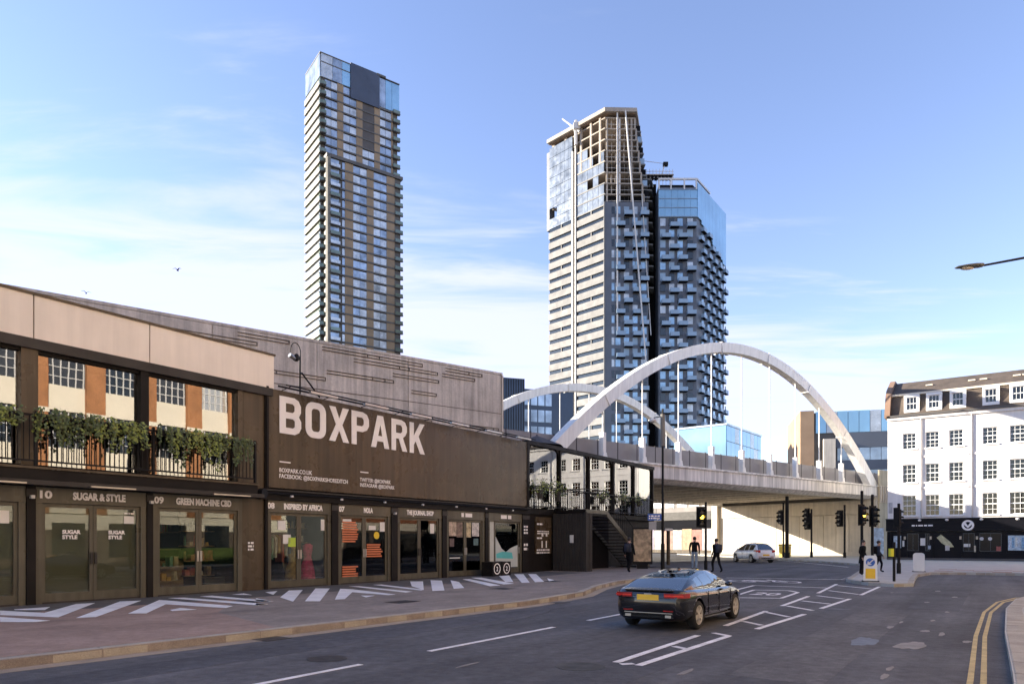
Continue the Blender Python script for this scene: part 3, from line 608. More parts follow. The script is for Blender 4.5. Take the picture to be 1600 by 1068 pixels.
for ch, adv in zip('BOXPARK', (1.03, 1.0, 1.03, .95, 1.06, 1.0, 1)): glyph(GL[ch], 1.2, x, 1.83, sg, letter_w); x += adv
B('rule', letter_w, .42, .85, -.055, -.05, .89, .93, sg); B('rule', letter_w, 3.9, 4.3, -.055, -.05, .84, .88, sg)
text('address_lettering', 'BOXPARK.CO.UK\nFACEBOOK: @BOXPARKSHOREDITCH', .19, letter_w, .40, -.056, .58, sg, bold=.003, depth=.003, squeeze=.88)
text('address_lettering', 'TWITTER: @BOXPARK\nINSTAGRAM: @BOXPARK', .19, letter_w, 3.88, -.056, .52, sg, bold=.003, depth=.003, squeeze=.8)
rail = MB(); rail.cyl((.3, -.55, 3.28), (L, -.55, 3.28), .025, n=6); rail.cyl((.3, -.15, 3.3), (L, -.15, 3.3), .03, n=6); rail.build('lamp_rail', iron, sg)
for i in range(9):
    x = .5 + i*1.72
    a = MB(); a.cyl((x, -.05, 3.2), (x, -.56, 3.28), .014, n=5); a.build('rail_bracket', iron, sg)
for i in range(6):
    x = 1.2 + i*2.4; B('linear_floodlight', chrome, x, x + 1.15, -.63, -.53, 3.18, 3.25, sg)
sb = thing('canopy_beam', 'black steel beam with cables running under the BOXPARK sign', 'beam', UV(6.95, 0, 2.97), BROT)
B('beam', steel_dark, 0, 15.3, -.12, .3, 0, .33, sb); B('flange', steel_char, .1, 15.3, -.2, -.12, .28, .325, sb)
mb = MB(); mb.cyl((.0, -.22, .2), (15.2, -.22, .22), .03, n=6); mb.build('conduit', iron, sb); MB().cyl((-.05, -.14, .17), (.0, -.3, .17), .16, n=10).build('end_cap', iron, sb)
for i in range(7): B('spot_lamp', white_st, 1.0 + i*2.1, 1.08 + i*2.1, -.3, -.24, .1, .16, sb)
# bracket with a round lamp on the roof edge
rl = thing('roof_bracket', 'thin black roof bracket with a ring lamp above the letter B', 'bracket', UV(8.45, .1, 6.5), BROT)
mb = MB(); mb.cyl((0, 0, 0), (0, 0, 1.25), .03, n=6); mb.cyl((.06, 0, .72), (.82, 0, .03), .028, n=6); mb.build('post', iron, rl)
mb = MB(); pts = [(-.18 + .2*math.cos(a*math.pi/10), 0, 1.35 + .3*math.sin(a*math.pi/10)) for a in range(20)]
for a, b in zip(pts, pts[1:] + pts[:1]): mb.cyl(a, b, .016, n=5)
mb.build('ring', iron, rl); MB().sphere((-.14, 0, 1.18), .1, .07, .13, 8, 6).build('lamp_head', iron, rl); MB().cyl((-.2, 0, 1.12), (-.42, 0, 1.2), .05, .08, n=8).build('lamp_shade', chrome, rl)

# ---------------------------------------------------------------- glazed terrace at the far end, stair block below
te = thing('glazed_terrace', 'upper terrace with tall round-cornered glass screens beyond the sign', 'building', UV(22.2, 0, 0), BROT)
posts = [.0, 3.05, 6.25, 9.3, 12.2, 15.15]
for i, x in enumerate(posts):
    B('screen_post', steel_dark, x + .03, x + .15, -.06, .25, 3.2, 6.5, te)
for a, b in zip(posts, posts[1:]):
    x0, x1 = a + .2, b
    o = rounded(x0, x1, 3.3, 6.45, .3); n = len(o); i_ = rounded(x0 + .01, x1 - .01, 3.31, 6.44, .29)
    MB().prism(rounded(x0 + .02, x1 - .02, 3.32, 6.38, .32), .06, .07, 'y').build('glass_screen', mirror_glass, te)
    cm = MB()
    for cx, s in ((x0, 1), (x1, -1)): cm.prism([(cx, 6.42), (cx, 6.02), (cx + s*.06, 6.22), (cx + s*.16, 6.34), (cx + s*.34, 6.42)], .0, .05, 'y')
    cm.build('corner_gusset', steel_dark, te)
B('head_beam', steel_dark, 0, 15.4, -.08, .3, 6.42, 6.62, te); B('floor_slab', steel_dark, 0, 15.4, -.05, 4.6, 3.0, 3.25, te); B('roof', steel_char, 0, 15.4, .3, 4.6, 6.5, 6.58, te)
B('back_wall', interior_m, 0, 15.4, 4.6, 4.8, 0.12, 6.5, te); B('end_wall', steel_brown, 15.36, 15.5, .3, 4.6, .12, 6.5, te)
B('lower_wall', steel_dark, 2.4, 15.4, .25, .45, .12, 3.0, te)
tr = thing('terrace_railing', 'black railing with pot plants in front of the glass screens', 'railing', UV(22.3, .25, 3.25), BROT)
B('top_rail', iron, 0, 15.2, -.02, .02, 1.1, 1.15, tr); B('bottom_rail', iron, 0, 15.2, -.02, .02, .12, .16, tr)
for i in range(64): link('baluster', bl, tr, (.1 + i*.24, 0, .12))
def potplant(u, v, z, s, seed, label):
    rnd = random.Random(seed); t = thing('potted_plant', label, 'plant', UV(u, v, z), BROT, 'plants on the terrace railing'); mb = MB(); mb2 = MB()
    for _ in range(260):
        q = Vector((rnd.gauss(0, .3), rnd.gauss(0, .16), rnd.gauss(.05, .22)))*s; r = rnd.uniform(.03, .07)
        nr = Vector((rnd.uniform(-1, 1), -1, rnd.uniform(-.5, 1))).normalized(); e1 = nr.orthogonal().normalized(); e1.rotate(Matrix.Rotation(rnd.uniform(0, 6), 3, nr)); e2 = nr.cross(e1)
        (mb if rnd.random() < .6 else mb2).add([q + e1*r, q + e2*r*.6, q - e1*r, q - e2*r*.6], [(0, 1, 2, 3)])
    for o_ in (mb.build('foliage', leaf_a, t), mb2.build('young_foliage', leaf_b, t)): o_['kind'] = 'stuff'
    MB().cyl((0, 0, -.45*s), (0, 0, -.05), .13, .17, n=10).build('pot', steel_char, t)
for k, (u, s, lb) in enumerate(((22.9, 1.1, 'bushy plant on the terrace railing right beside the sign board'), (24.6, 1.2, 'largest bushy plant on the terrace railing above the directory panel'), (29.6, 1.0, 'bushy plant on the railing above the stair landing'), (32.4, .9, 'small plant on the terrace railing past the stair'), (34.6, .9, 'small plant on the railing at the far end of the terrace'))): potplant(u, .3, 4.25, s, 10 + k, lb)
um = thing('parasol', 'dark grey parasol top showing above the terrace roof', 'parasol', UV(25.6, -1.6, 3.25), BROT)
mb = MB(); nseg = 8
vs = [(0, 0, 4.15)] + [(1.5*math.cos(2*math.pi*i/nseg), 1.5*math.sin(2*math.pi*i/nseg), 3.55) for i in range(nseg)]
mb.add(vs, [(0, 1 + i, 1 + (i+1) % nseg) for i in range(nseg)]); mb.build('canopy', M('charcoal canvas', (.06, .06, .065), .9), um); MB().cyl((0, 0, 0), (0, 0, 4.2), .03, n=8).build('pole', iron, um)
st = thing('outdoor_staircase', 'black steel staircase with ribbed metal enclosure at the end of the shops', 'staircase', UV(24.6, 0, .12), BROT)
B('landing', steel_dark, 0, 2.3, -1.95, -.1, 3.0, 3.13, st)
B('landing_edge', steel_olive, .0, 2.3, -1.99, -1.95, 2.96, 3.14, st)
mb = MB(); y = -1.95                                   # ribbed container-like side facing the shops
while y < -.1: mb.box(-.07, .0, y, y + .09, 0, 2.95); mb.box(-.03, .0, y + .09, y + .16, 0, 2.95); y += .16
mb.build('ribbed_side', steel_char, st)
mb = MB(); x = 0.0
while x < .55: mb.box(x, x + .09, -2.02, -1.95, 0, 2.95); x += .16
mb.build('ribbed_front', steel_char, st); B('corner_post', steel_char, -.12, .0, -2.06, -1.95, 0, 3.0, st)
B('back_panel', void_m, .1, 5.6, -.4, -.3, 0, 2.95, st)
n = 17
for i in range(n):
    x = 2.3 + i*(5.45/n); z = 3.0 - (i + 1)*(3.0/n); B('tread', steel_dark, x, x + .36, -1.9, -.45, z, z + .04, st)
for yy in (-1.99, -.44):
    MB().prism([(2.3, 3.13), (2.3, 2.83), (7.55, 0), (7.85, 0), (7.85, .08)], yy, yy + .05, 'y').build('stringer', steel_olive if yy < -1 else steel_dark, st)
for i in range(20):
    x = 2.35 + i*.27; z = 3.1 - (x - 2.3)*.55; link('baluster', bl, st, (x, -1.96, max(.02, z - .05)))
MB().cyl((2.3, -1.96, 4.16), (7.8, -1.96, 1.08), .025, n=6).build('handrail', iron, st)
B('landing_rail', iron, -.1, 2.3, -1.98, -1.93, 4.14, 4.19, st); B('landing_rail', iron, -.1, -.05, -1.95, -.1, 4.14, 4.19, st)
for i in range(10): link('baluster', bl, st, (i*.24, -1.955, 3.13))
for i in range(8): link('baluster', bl, st, (-.075, -1.9 + i*.24, 3.13))
bars_text(st, -0.0, 0, .0, .1, 0, letter_w) if False else None
nb = MB().box(-.085, -.075, -1.3, -1.08, 1.45, 1.85).build('notice', paper, st)
for k in range(2):
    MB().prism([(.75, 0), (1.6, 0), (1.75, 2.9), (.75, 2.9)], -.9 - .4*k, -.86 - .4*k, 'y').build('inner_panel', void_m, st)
dp = thing('directory_panel', 'brown directory panel with white print between shops and staircase', 'sign', UV(22.95, 0, .12), BROT)
B('board', steel_brown, 0, 1.5, -.02, .05, .9, 2.75, dp); B('backing', steel_dark, -.6, 1.65, .052, .3, 0, 2.9, dp); bars_text(dp, .12, 2.35, .55, .09, -.022, letter_w, 1); bars_text(dp, .15, 2.0, 1.1, .06, -.022, letter_w, 2)
bars_text(dp, .12, 1.65, .5, .08, -.022, letter_w, 1); bars_text(dp, .1, 1.05, 1.25, .08, -.022, letter_w, 2)
for x in (.55, .95): B('print_bar', letter_w, x, x + .1, -.024, -.02, 1.2, 1.55, dp); B('print_bar', letter_w, x, x + .16, -.024, -.02, 1.78, 1.92, dp)
bd = thing('loudspeaker_box', 'black loudspeaker box with two white round emblems on the pavement', 'loudspeaker', UV(17.9, .75, .13), BROT)
for x in (0, .72):
    B('cabinet', steel_dark, x, x + .66, -.3, .3, 0, .62, bd)
    mb = MB(); n = 20; c = (x + .33, .3); mb.lathe([(.2, -.305), (.2, -.31), (.245, -.31), (.245, -.305)], 20); o = mb.build('round_emblem', letter_w, bd); o.location = (x + .33, 0, .32)
    text('emblem_figure', '2', .28, letter_w, x + .27, -.306, .22, bd, bold=.004, depth=.003)
# ================================================================== railway bridge, abutments, station wall
BRO = Vector((2.43, 46.03, 0)); BRR = math.atan2(0.604, 0.797)
br = thing('arch_bridge', 'pale steel railway bridge with two tied arches crossing the street', 'bridge', BRO, BRR)
SPAN = 43.0; WID = 18.4
def arch(y0, label=None):
    mb = MB(); n = 48; hw = .42; vs = []; fs = []
    for i in range(n + 1):
        x = -.6 + (SPAN + 1.2)*i/n; q = (x - SPAN/2)/(SPAN/2 + .6); z = 6.7 + 10.8*(1 - q*q); sl = -2*10.8*q/(SPAN/2 + .6)
        L = math.hypot(1, sl); nx, nz = -sl/L, 1/L; dep = .38 + .12*abs(q)**3
        for yy, s in ((-hw, 1), (hw, 1), (hw*1.0, -1), (-hw*1.0, -1)): vs.append((x + nx*dep*s, y0 + yy*(1 if s > 0 else .8), z + nz*dep*s))
    for i in range(n):
        for k in range(4): a = i*4 + k; b = i*4 + (k+1) % 4; fs.append((a, b, b + 4, a + 4))
    fs += [(0, 3, 2, 1), (n*4, n*4+1, n*4+2, n*4+3)]
    a = mb.add(vs, fs).build('arch_rib', arch_m, br)
    for i in range(6, 48, 7):      # bolted splice joints
        x = -.6 + (SPAN + 1.2)*i/n; q = (x - SPAN/2)/(SPAN/2 + .6); z = 6.7 + 10.8*(1 - q*q)
        sl = -2*10.8*q/(SPAN/2 + .6); th = math.atan(sl)
        o = B('splice_plate', arch_m, -.03, .03, y0 - .44, y0 + .44, -.44, .44, br); o.location = (x, y0, z); o.rotation_euler = (0, -th, 0)
def arch_z(x): q = (x - SPAN/2)/(SPAN/2 + .6); return 6.7 + 10.8*(1 - q*q)
for y0 in (0, WID): arch(y0)
hp = [SPAN - (5.9 + 4.03*k) for k in range(9)]
for y0 in (0, WID):
    for x in hp:
        MB().cyl((x, y0, 7.2), (x, y0, arch_z(x) - .3), .055, n=6).build('hanger_rod', arch_m, br)
        B('hanger_post', arch_m, x - .14, x + .14, y0 - .2, y0 + .2, 7.2, 9.2, br)
        MB().prism([(x - .3, 7.2), (x + .3, 7.2), (x + .14, 7.8), (x - .14, 7.8)], y0 - .26, y0 - .2, 'y').build('hanger_foot', arch_m, br)
for y0, s in ((-.55, 1), (WID + .55, -1)):
    MB().prism([(y0, 7.2), (y0, 6.25), (y0 + s*.55, 5.95), (y0 + s*1.3, 5.95), (y0 + s*1.3, 7.2)], -6, SPAN + 2.5, 'x').build('edge_beam', conc_beam, br)
    B('beam_ledge', conc_beam, -6, SPAN + 2.5, y0 - s*.12, y0 + s*.3, 7.2, 7.3, br)
B('deck_slab', conc_pale, -6, SPAN + 2.5, .75, WID - .75, 6.55, 7.15, br)
for i in range(15): B('cross_beam', conc_pale, .8 + i*3, 1.2 + i*3, .76, WID - .76, 6.1, 6.545, br)
for side, y0 in ((0, .72), (1, WID - .72)):
    x = -5.0
    while x < SPAN + 7:
        if side == 0 or x < SPAN: B('parapet_panel', panel_grey, x + .03, x + 1.98, y0, y0 + .05, 7.55, 8.78, br); B('panel_post', iron, x - .03, x + .03, y0 - .01, y0 + .09, 7.16, 8.84, br)
        x += 2.015
    B('panel_rail', arch_m, -5, SPAN + 2, y0 - .04, y0 - .005, 7.50, 7.56, br)
B('ballast_bed', steel_brown, -6, SPAN + 30, 1.0, WID - 1.0, 7.16, 7.4, br)
# right-hand abutment: panelled retaining wall under the end of the bridge
ab = thing('bridge_abutment', 'sunlit panelled concrete wall under the right end of the bridge', 'wall', BRO, BRR)
B('core', conc_pale, SPAN + .2, SPAN + 34, -.6, WID + .6, -.05, 6.54, ab); B('head_beam', conc_pale, SPAN - .05, SPAN + .19, -.55, WID + .55, 4.45, 5.9, ab)
yy = -.5; i = 0
while yy < WID + .3: B('wall_panel', conc_pale, SPAN + .04 + .02*(i % 2), SPAN + .195, yy + .02, yy + 1.38, .1, 4.40, ab); yy += 1.4; i += 1
B('plinth', conc_pale, SPAN - .1, SPAN + .03, -.5, WID + .5, .1, .55, ab); B('far_pier', conc_pale, SPAN - .45, SPAN + .15, WID + .1, WID + .9, .1, 6.5, ab)
B('bearing_shelf', steel_char, SPAN - .5, SPAN + .1, .3, WID - .3, 5.95, 6.3, ab)
B('near_face', M('yellow stock concrete', (.42, .36, .25), .85, .15, .5, .2, streak=.2), SPAN + .2, SPAN + 34, -.75, -.605, .1, 8.9, ab)
for k in range(6): B('pilaster', conc_pale, SPAN + .3 + .5*k, SPAN + .42 + .5*k, -.9, -.76, 5.6, 7.3, ab)
stn = thing('station_wall', 'tall board-marked concrete station box rising behind the shops', 'building', BRO, BRR)
B('core', conc_wall, -75, -3.58, .42, WID, -.05, 12.05, stn); B('coping', conc_wall, -75, -3.5, .38, .9, 12.06, 12.2, stn); B('end_cap', conc_pale, -3.575, -3.45, .36, WID, 4, 12.05, stn)
xs = [-3.6, -10.2, -15.6, -20.8, -26.6, -32, -38, -44, -50, -56, -62, -68, -75]; zs = [4, 7.2, 9.75, 10.95, 12.04]
for a, b in zip(xs[1:], xs):
    cuts = [4.0, 6.9, 9.62, 12.04] 
    for z0, z1 in zip(cuts, cuts[1:]): B('concrete_panel', conc_wall, a + .02, b - .02, .36 + random.uniform(0, .012), .415, z0 + .02, z1 - .02, stn)
rnd = random.Random(5)
for z in (9.62, 6.9): B('joint_seal', M('dark joint and slot shade', (.09, .075, .065), .8, .2, 1), -75, -3.6, .352, .414, z - .018, z + .018, stn)
for k in range(90):            # raised dark strips: shade of long shallow slots put into their colour
    x = rnd.uniform(-52, -5); z = rnd.choice([7.6, 8.05, 8.5, 9.0, 10.1, 10.5, 10.9, 11.35, 11.7]); l = rnd.uniform(1.6, 4.2)
    if x + l < -3.8:
        m = MB(); m.box(x, x + l, .325, .358, z, z + .035); m.box(x, x + l, .325, .358, z + .16, z + .195); m.box(x + l - .04, x + l, .325, .358, z + .036, z + .159); m.build('slot_shade_strip', M('dark joint and slot shade', (.09, .075, .065), .8, .2, 1), stn)
via = thing('viaduct_wall', 'concrete viaduct end wall under the left end of the bridge', 'wall', BRO, BRR)
B('core', conc_pale, -75, -.3, .5, WID, -.05, 4.0, via); B('face', conc_pale, -.29, -.05, -.5, WID + .5, -.04, 6.5, via); B('bearing_shelf', conc_beam, -6, -.3, -.4, WID, 4.02, 6.5, via)
# buildings beyond the bridge on the far side of the street
fb = thing('far_shop_row', 'low grey shop row beyond the bridge with a dark canopy', 'building', BRO, BRR)
X = SPAN + 3.4
B('wall', M('grey brown wall', (.20, .18, .165), .8, .2, .5), X, X + 12, WID + .9, WID + 44, -.05, 10.5, fb); 
y = WID + 1.6
while y < WID + 40:
    w = B('window', tower_glass2, X - .04, X - .01, y, y + 1.5, 6.3, 7.9, fb); B('window_frame', white_st, X - .08, X - .045, y - .08, y, 6.2, 8.0, fb); y += 2.1
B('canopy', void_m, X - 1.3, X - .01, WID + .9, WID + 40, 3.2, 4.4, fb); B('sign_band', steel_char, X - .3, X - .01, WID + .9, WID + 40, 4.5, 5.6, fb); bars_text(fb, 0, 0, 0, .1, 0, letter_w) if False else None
B('hanging_sign', white_st, X - 3.2, X - .3, WID + 3.0, WID + 3.15, 6.4, 6.85, fb)
hd = thing('hoarding', 'sunlit hoarding pasted with pale and red posters beyond the bridge', 'hoarding', BRO, BRR)
y = WID + .7; hc = [(.62, .56, .5), (.64, .58, .56), (.45, .2, .15), (.55, .38, .22), (.6, .57, .52), (.5, .3, .22), (.63, .6, .55), (.42, .36, .45)]
i = 0
while y < WID + 38: B('poster_board', M('hoarding %d' % (i % 8), tuple(.5*q for q in hc[i % 8]), .7, .35, 1.6), X - 1.9, X - 1.82, y, y + 1.55, .5, 3.15 + .12*(i % 2), hd); y += 1.6; i += 1
B('base_rail', steel_brown, X - 1.95, X - 1.8, WID + .7, WID + 38, .1, .48, hd)
# ================================================================== towers and background buildings
def rb(px): return random.random() < px
# ---- slender glass tower on the left
lt = thing('residential_tower', 'slender bronze and glass tower with a blue glass crown, left of the picture', 'skyscraper', (-65.3, 240, 0), math.atan2(.579, .815))
FH = 3.27; Wd = 29.3; Dp = 14.5; ZB = 133.0; ZA = 160.0; ZT = 168.3
B('core', slab_dark, .35, Wd - .3, .4, Dp, 0, ZA, lt)
B('front_core', slab_dark, 1.8, Wd - .5, -2.6, .39, 0, ZB - 1.2, lt)
B('step_soffit', slab_dark, 1.0, Wd + .1, -3.4, .5, ZB - 1.1, ZB, lt)
nA = int((ZA - 62)/FH)
# left face: stacked cream balcony bands
for i in range(nA):
    z = ZA - (i + 1)*FH
    B('side_slab', slab_cream, -.55, .36, .3, Dp + .2, z, z + 2.0, lt); B('side_glazing', tower_glass if i % 3 else balc_glass, .05, .34, .5, Dp, z + 2.01, z + FH - .02, lt)
    for q in (.25, .6): B('side_fin', slab_dark, -.58, -.52, Dp*q, Dp*q + .25, z + .1, z + 1.5, lt)
    # dark corner balcony where side and front meet
    c = MB(); c.prism([(-.6, .35), (-.6, -.9), (.2, -1.5), (1.6, -1.5), (1.6, .35)], z + .05, z + .3); c.build('corner_balcony_slab', slab_dark, lt)
    c = MB(); c.prism([(-.55, .3), (-.55, -.85), (.22, -1.42), (1.55, -1.42), (1.55, -1.36), (.26, -1.36), (-.48, -.82), (-.48, .3)], z + .3, z + 1.35); c.build('corner_balcony_glass', balc_glass, lt)
# upper front face
for i in range(9):
    z = ZA - (i + 1)*FH
    B('slab_band', slab_dark, .36, Wd, -.1, .38, z, z + .5, lt)
    for (a, b, vent) in ((1.6, 6.0, 0), (8.2, 13.0, 0), (15.3, 19.8, 1), (22.0, 26.4, 0)):
        if vent and i < 6: B('vent_panel', M('dark louvre', (.075, .065, .06), .6, .2, .3), a, b, .1, .38, z + .52, z + FH, lt)
        else:
            B('window', tower_glass2 if rb(.55) else tower_glass, a, (a+b)/2 - .06, .15, .38, z + .52, z + FH - .35, lt); B('window', tower_glass2 if rb(.45) else tower_glass, (a+b)/2 + .06, b, .15, .38, z + .52, z + FH - .35, lt)
    B('end_balcony', balc_glass, 27.0, Wd + .35, -.7, .2, z + .3, z + 1.4, lt); B('end_balcony_slab', slab_dark, 26.9, Wd + .42, -.8, .3, z + .02, z + .28, lt)
for a, b in ((6.0, 8.2), (13.0, 15.3), (19.8, 22.0), (26.4, 27.0)): B('bronze_pier', bronze, a, b, .0, .38, ZB + .3, ZA, lt)
# lower front volume
nB = int((ZB - 1.2 - 62)/FH)
for i in range(nB):
    z = ZB - 1.2 - (i + 1)*FH
    B('slab_band', slab_dark, 5.6, Wd - .6, -3.12, -2.6, z, z + .52, lt)
    for (a, b) in ((6.6, 7.6), (10.6, 15.6), (18.2, 23.2)):
        k = 2 if b - a > 2 else 1
        for q in range(k):
            x0 = a + (b - a)*q/k; x1 = a + (b - a)*(q + 1)/k
            B('window', tower_glass2 if rb(.5) else tower_glass, x0 + .05, x1 - .05, -2.85, -2.6, z + .54, z + FH - .3, lt)
    sh = [(1.2, -2.3), (1.5, -3.3), (2.4, -3.9), (5.6, -3.9), (5.6, -2.3)]
    MB().prism(sh, z + .02, z + .3).build('balcony_slab', slab_dark, lt)
    B('balcony_glass', balc_glass if i % 2 else tower_glass2, 2.2, 5.6, -3.86, -3.8, z + .3, z + 1.35, lt); B('window', tower_glass, 2.4, 5.5, -2.8, -2.6, z + 1.36, z + FH, lt)
    B('end_balcony', balc_glass, 26.4, Wd + .1, -3.4, -3.3, z + .3, z + 1.35, lt); B('end_balcony_slab', slab_dark, 26.3, Wd + .2, -3.45, -2.6, z + .02, z + .29, lt)
for a, b in ((7.6, 10.6), (15.6, 18.2), (23.2, 26.3)): B('bronze_pier', bronze, a, b, -2.95, -2.6, 60, ZB - 1.2, lt)
MB().prism([(1.1, -.2), (1.0, -2.6), (1.35, -3.3), (1.9, -3.45), (2.3, -3.4), (2.3, -.2)], 60, ZB - 1.0).build('corner_fin', slab_cream, lt)
# crown
for a, b, m in ((.2, 4.2, tower_glass2), (4.3, 7.6, tower_glass), (7.7, 10.6, cyan_glass)): B('crown_glass', m, a, b, -.15, .2, ZA + .1, ZT - .3, lt)
for y0, y1 in ((.2, 5), (5.1, 10), (10.1, Dp)): B('crown_glass', tower_glass, -.2, .15, y0, y1, ZA + .1, ZT - .3, lt)
B('crown_screen', M('slate screen', (.05, .06, .09), .35, .2, .2), 10.7, 21.6, -.5, 1.2, ZA - 3.5, ZT + .4, lt); B('crown_cantilever', slab_dark, 20.6, 24.0, -.6, 1.4, ZT - .2, ZT + .5, lt)
for a, b in ((21.7, 24.0), (24.1, 26.5), (26.6, Wd + .2)): B('crown_glass', cyan_glass if a > 24 else tower_glass, a, b, -.15, .2, ZA - 2.5, ZT - .6, lt)
B('crown_cap', slab_dark, -.3, Wd + .3, -.3, Dp, ZT - .3, ZT, lt); B('crown_rail', slab_dark, -.2, 10.6, -.25, -.16, ZA + 5, ZA + 5.3, lt)
B('crown_core', slab_dark, .2, Wd - .2, .25, Dp - .2, ZA, ZT - .32, lt)

# ---- unfinished double tower in the centre
FH2 = 3.1
curt = M('grey curtain glass', (.17, .20, .245), .2, .45, .3, metal=.25)
sky_win = M('sky blue window', (.34, .48, .60), .15, .35, .3, metal=.4)
ct = thing('unfinished_tower', 'twin residential tower with banded left face and bare concrete top floors', 'skyscraper', (0, 0, 0))
P0 = Vector((11.4, 216, 0)); P1 = Vector((26.4, 200, 0)); dL = (P1 - P0).normalized(); LA = (P1 - P0).length; aL = math.atan2(dL.y, dL.x)
class Fr:      # a flat face of the tower: x along it, y into the building
    def __init__(s, p, ang): s.p = p; s.c = math.cos(ang); s.s = math.sin(ang); s.a = ang
    def __call__(s, name, mat, x0, x1, y0, y1, z0, z1, parent):
        o = B(name, mat, x0, x1, y0, y1, z0, z1, parent); c = o.location.copy()
        o.location = (s.p.x + s.c*c.x - s.s*c.y, s.p.y + s.s*c.x + s.c*c.y, c.z); o.rotation_euler = (0, 0, s.a); return o
FL = Fr(P0, aL); FF = Fr(P1, R(1.5)); ZT2 = 124.0; ZG = 97.0
MB().prism([(12.0, 216.3), (26.5, 200.9), (38.2, 201.2), (44, 215), (30, 232)], 0, ZG + 3).build('core', void_m, ct)
n = int((ZG - 25)/FH2)
for i in range(n):
    z = ZG - (i + 1)*FH2
    for a, b in ((0, 9.6), (11.2, LA - .1)):
        FL('precast_band', prec_beige, a, b, -.25, .3, z, z + 1.95, ct); FL('window_strip', dark_win, a + .1, b - .1, .15, .3, z + 1.96, z + FH2 - .01, ct)
        if i % 2 == 0: FL('band_fin', prec_beige, a + (b - a)*.52, a + (b - a)*.52 + .3, -.1, .2, z + 1.96, z + FH2 - .02, ct)
    # front face: windows and checkerboard balconies
    for x, w in ((1.9, .8), (3.0, 1.4), (5.4, 1.5), (7.9, 1.4), (10.3, 1.6)):
        FF('window', random.choice((sky_win, sky_win, balc_blue, tower_glass2, dark_win)), x, x + w, -.06, .6, z + .7, z + 2.75, ct)
    for x in ((3.2, 7.9) if i % 2 else (5.4, 10.0)):
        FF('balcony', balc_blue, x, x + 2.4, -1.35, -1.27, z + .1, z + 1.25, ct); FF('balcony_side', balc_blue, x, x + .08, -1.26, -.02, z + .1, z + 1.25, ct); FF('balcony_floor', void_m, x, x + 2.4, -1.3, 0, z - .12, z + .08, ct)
FF('grey_cladding', grey_clad, 0.02, 12.4, -.02, .7, 20, ZG + 1, ct); FF('corner_strip', prec_beige, -.3, .015, -.2, .6, 20, ZG + 1, ct)
FL('slot', void_m, 10.0, 10.9, .1, .35, 20, 118, ct); FL('slot_edge', white_st, 9.62, 9.98, -.5, .3, 20, 117, ct); FL('slot_edge', white_st, 10.92, 11.18, -.5, .3, 20, 121, ct)
# curtain wall above the bands, then open frame
for i in range(8):
    z = ZG + i*FH2
    for k in range(6):
        if (i, k) in ((1, 0), (1, 1)): continue
        FL('curtain_panel', curt, 0.2 + k*1.56, 1.7 + k*1.56, -.05, .2, z + .08, z + FH2 - .05, ct)
    for k in range(5):
        if i > 4 + (k < 2) or (i, k) in ((2, 2), (2, 4), (4, 3)): continue
        FL('curtain_panel', curt, 11.4 + k*2.05, 13.35 + k*2.05, -.05, .2, z + .35, z + FH2 - .05, ct)
    FL('floor_edge', raw_conc if i > 3 else prec_beige, 11.3, LA, -.15, .5, z - .05, z + .3, ct)
FL('side_strip', grey_clad, -1.2, -.05, .2, 2.5, ZG, ZG + 24, ct)
flo = lambda i: [(12.5, 216), (26.4, 200), (38.0 - .36*i, 200.3), (40 - .36*i, 207), (42 - .3*i, 215), (30, 230)]
for i in range(9):
    z = ZG + i*FH2 - .1
    if i: MB().prism(flo(i), z, z + .32).build('floor_slab', raw_conc, ct)
    for x in (.4, 4.0, 7.4, 10.9 - .36*i):
        if i < 8: FF('frame_column', white_st if x == 4.0 else raw_conc, x, x + .45, .1, .55, z + .33, z + FH2, ct)
    if i < 8:
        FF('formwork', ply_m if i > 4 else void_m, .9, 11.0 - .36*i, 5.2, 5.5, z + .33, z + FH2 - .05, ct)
        FL('formwork', ply_m if i > 5 else void_m, 1, LA - 1, 5.5, 5.8, z + .33, z + FH2 - .05, ct)
        FF('scaffold_rail', white_st, .2, 11.4 - .36*i, -.12, -.04, z + 1.3, z + 1.38, ct)
        for k in range(7): FF('prop', raw_conc, .8 + k*1.2 + random.uniform(-.3, .3), .95 + k*1.2, .8, .95, z + .33, z + FH2, ct)
for x in (12.6, 16.4, 19.8): FL('frame_column', raw_conc, x, x + .6, -.1, .5, ZG + 4*FH2, ZT2 - 1, ct)
for x in (1.0, 6.0): FL('frame_column', raw_conc, x, x + .9, .3, 1.2, ZG + 8*FH2 - 1, ZT2 - 1, ct)
MB().prism([(10.6, 214.9), (26.2, 198.6), (35.3, 198.9), (37.5, 207), (40, 216), (30, 231)], ZT2 - 1.1, ZT2).build('roof_slab', raw_conc, ct)
mb = MB(); mb.prism([(11.2, 215.4), (26.3, 199.4), (35.0, 199.6), (37.0, 207), (30, 220)], ZT2 - 1.3, ZT2 - 1.12); mb.build('roof_soffit', ply_m, ct)
for k in range(7):           # recessed stack of cantilevered loggias at the leaning edge
    z = ZT2 - 4 - k*FH2; FF('loggia', balc_blue if k % 2 else void_m, 9.0 + .36*k, 10.2 + .4*k, .5, 4, z - 1.6, z, ct); FF('loggia_floor', prec_beige, 8.8 + .36*k, 10.4 + .42*k, .3, 4, z - 1.95, z - 1.62, ct)
FF('hoist_mast', white_st, 3.2, 3.6, -.9, -.6, 60, ZT2 - .5, ct)
mb = MB(); a = FF.p + Vector((5.6, -1.4, ZT2 - 1)); b = FF.p + Vector((11.8, -1.2, 48)); mb.cyl(a, b, .22, n=6); mb.build('leaning_hoist_rail', white_st, ct)
mb = MB(); mb.cyl(FF.p + Vector((10.4, -.5, 100)), FF.p + Vector((13.0, -.4, 60)), .13, n=5); mb.build('hoist_cable', white_st, ct)
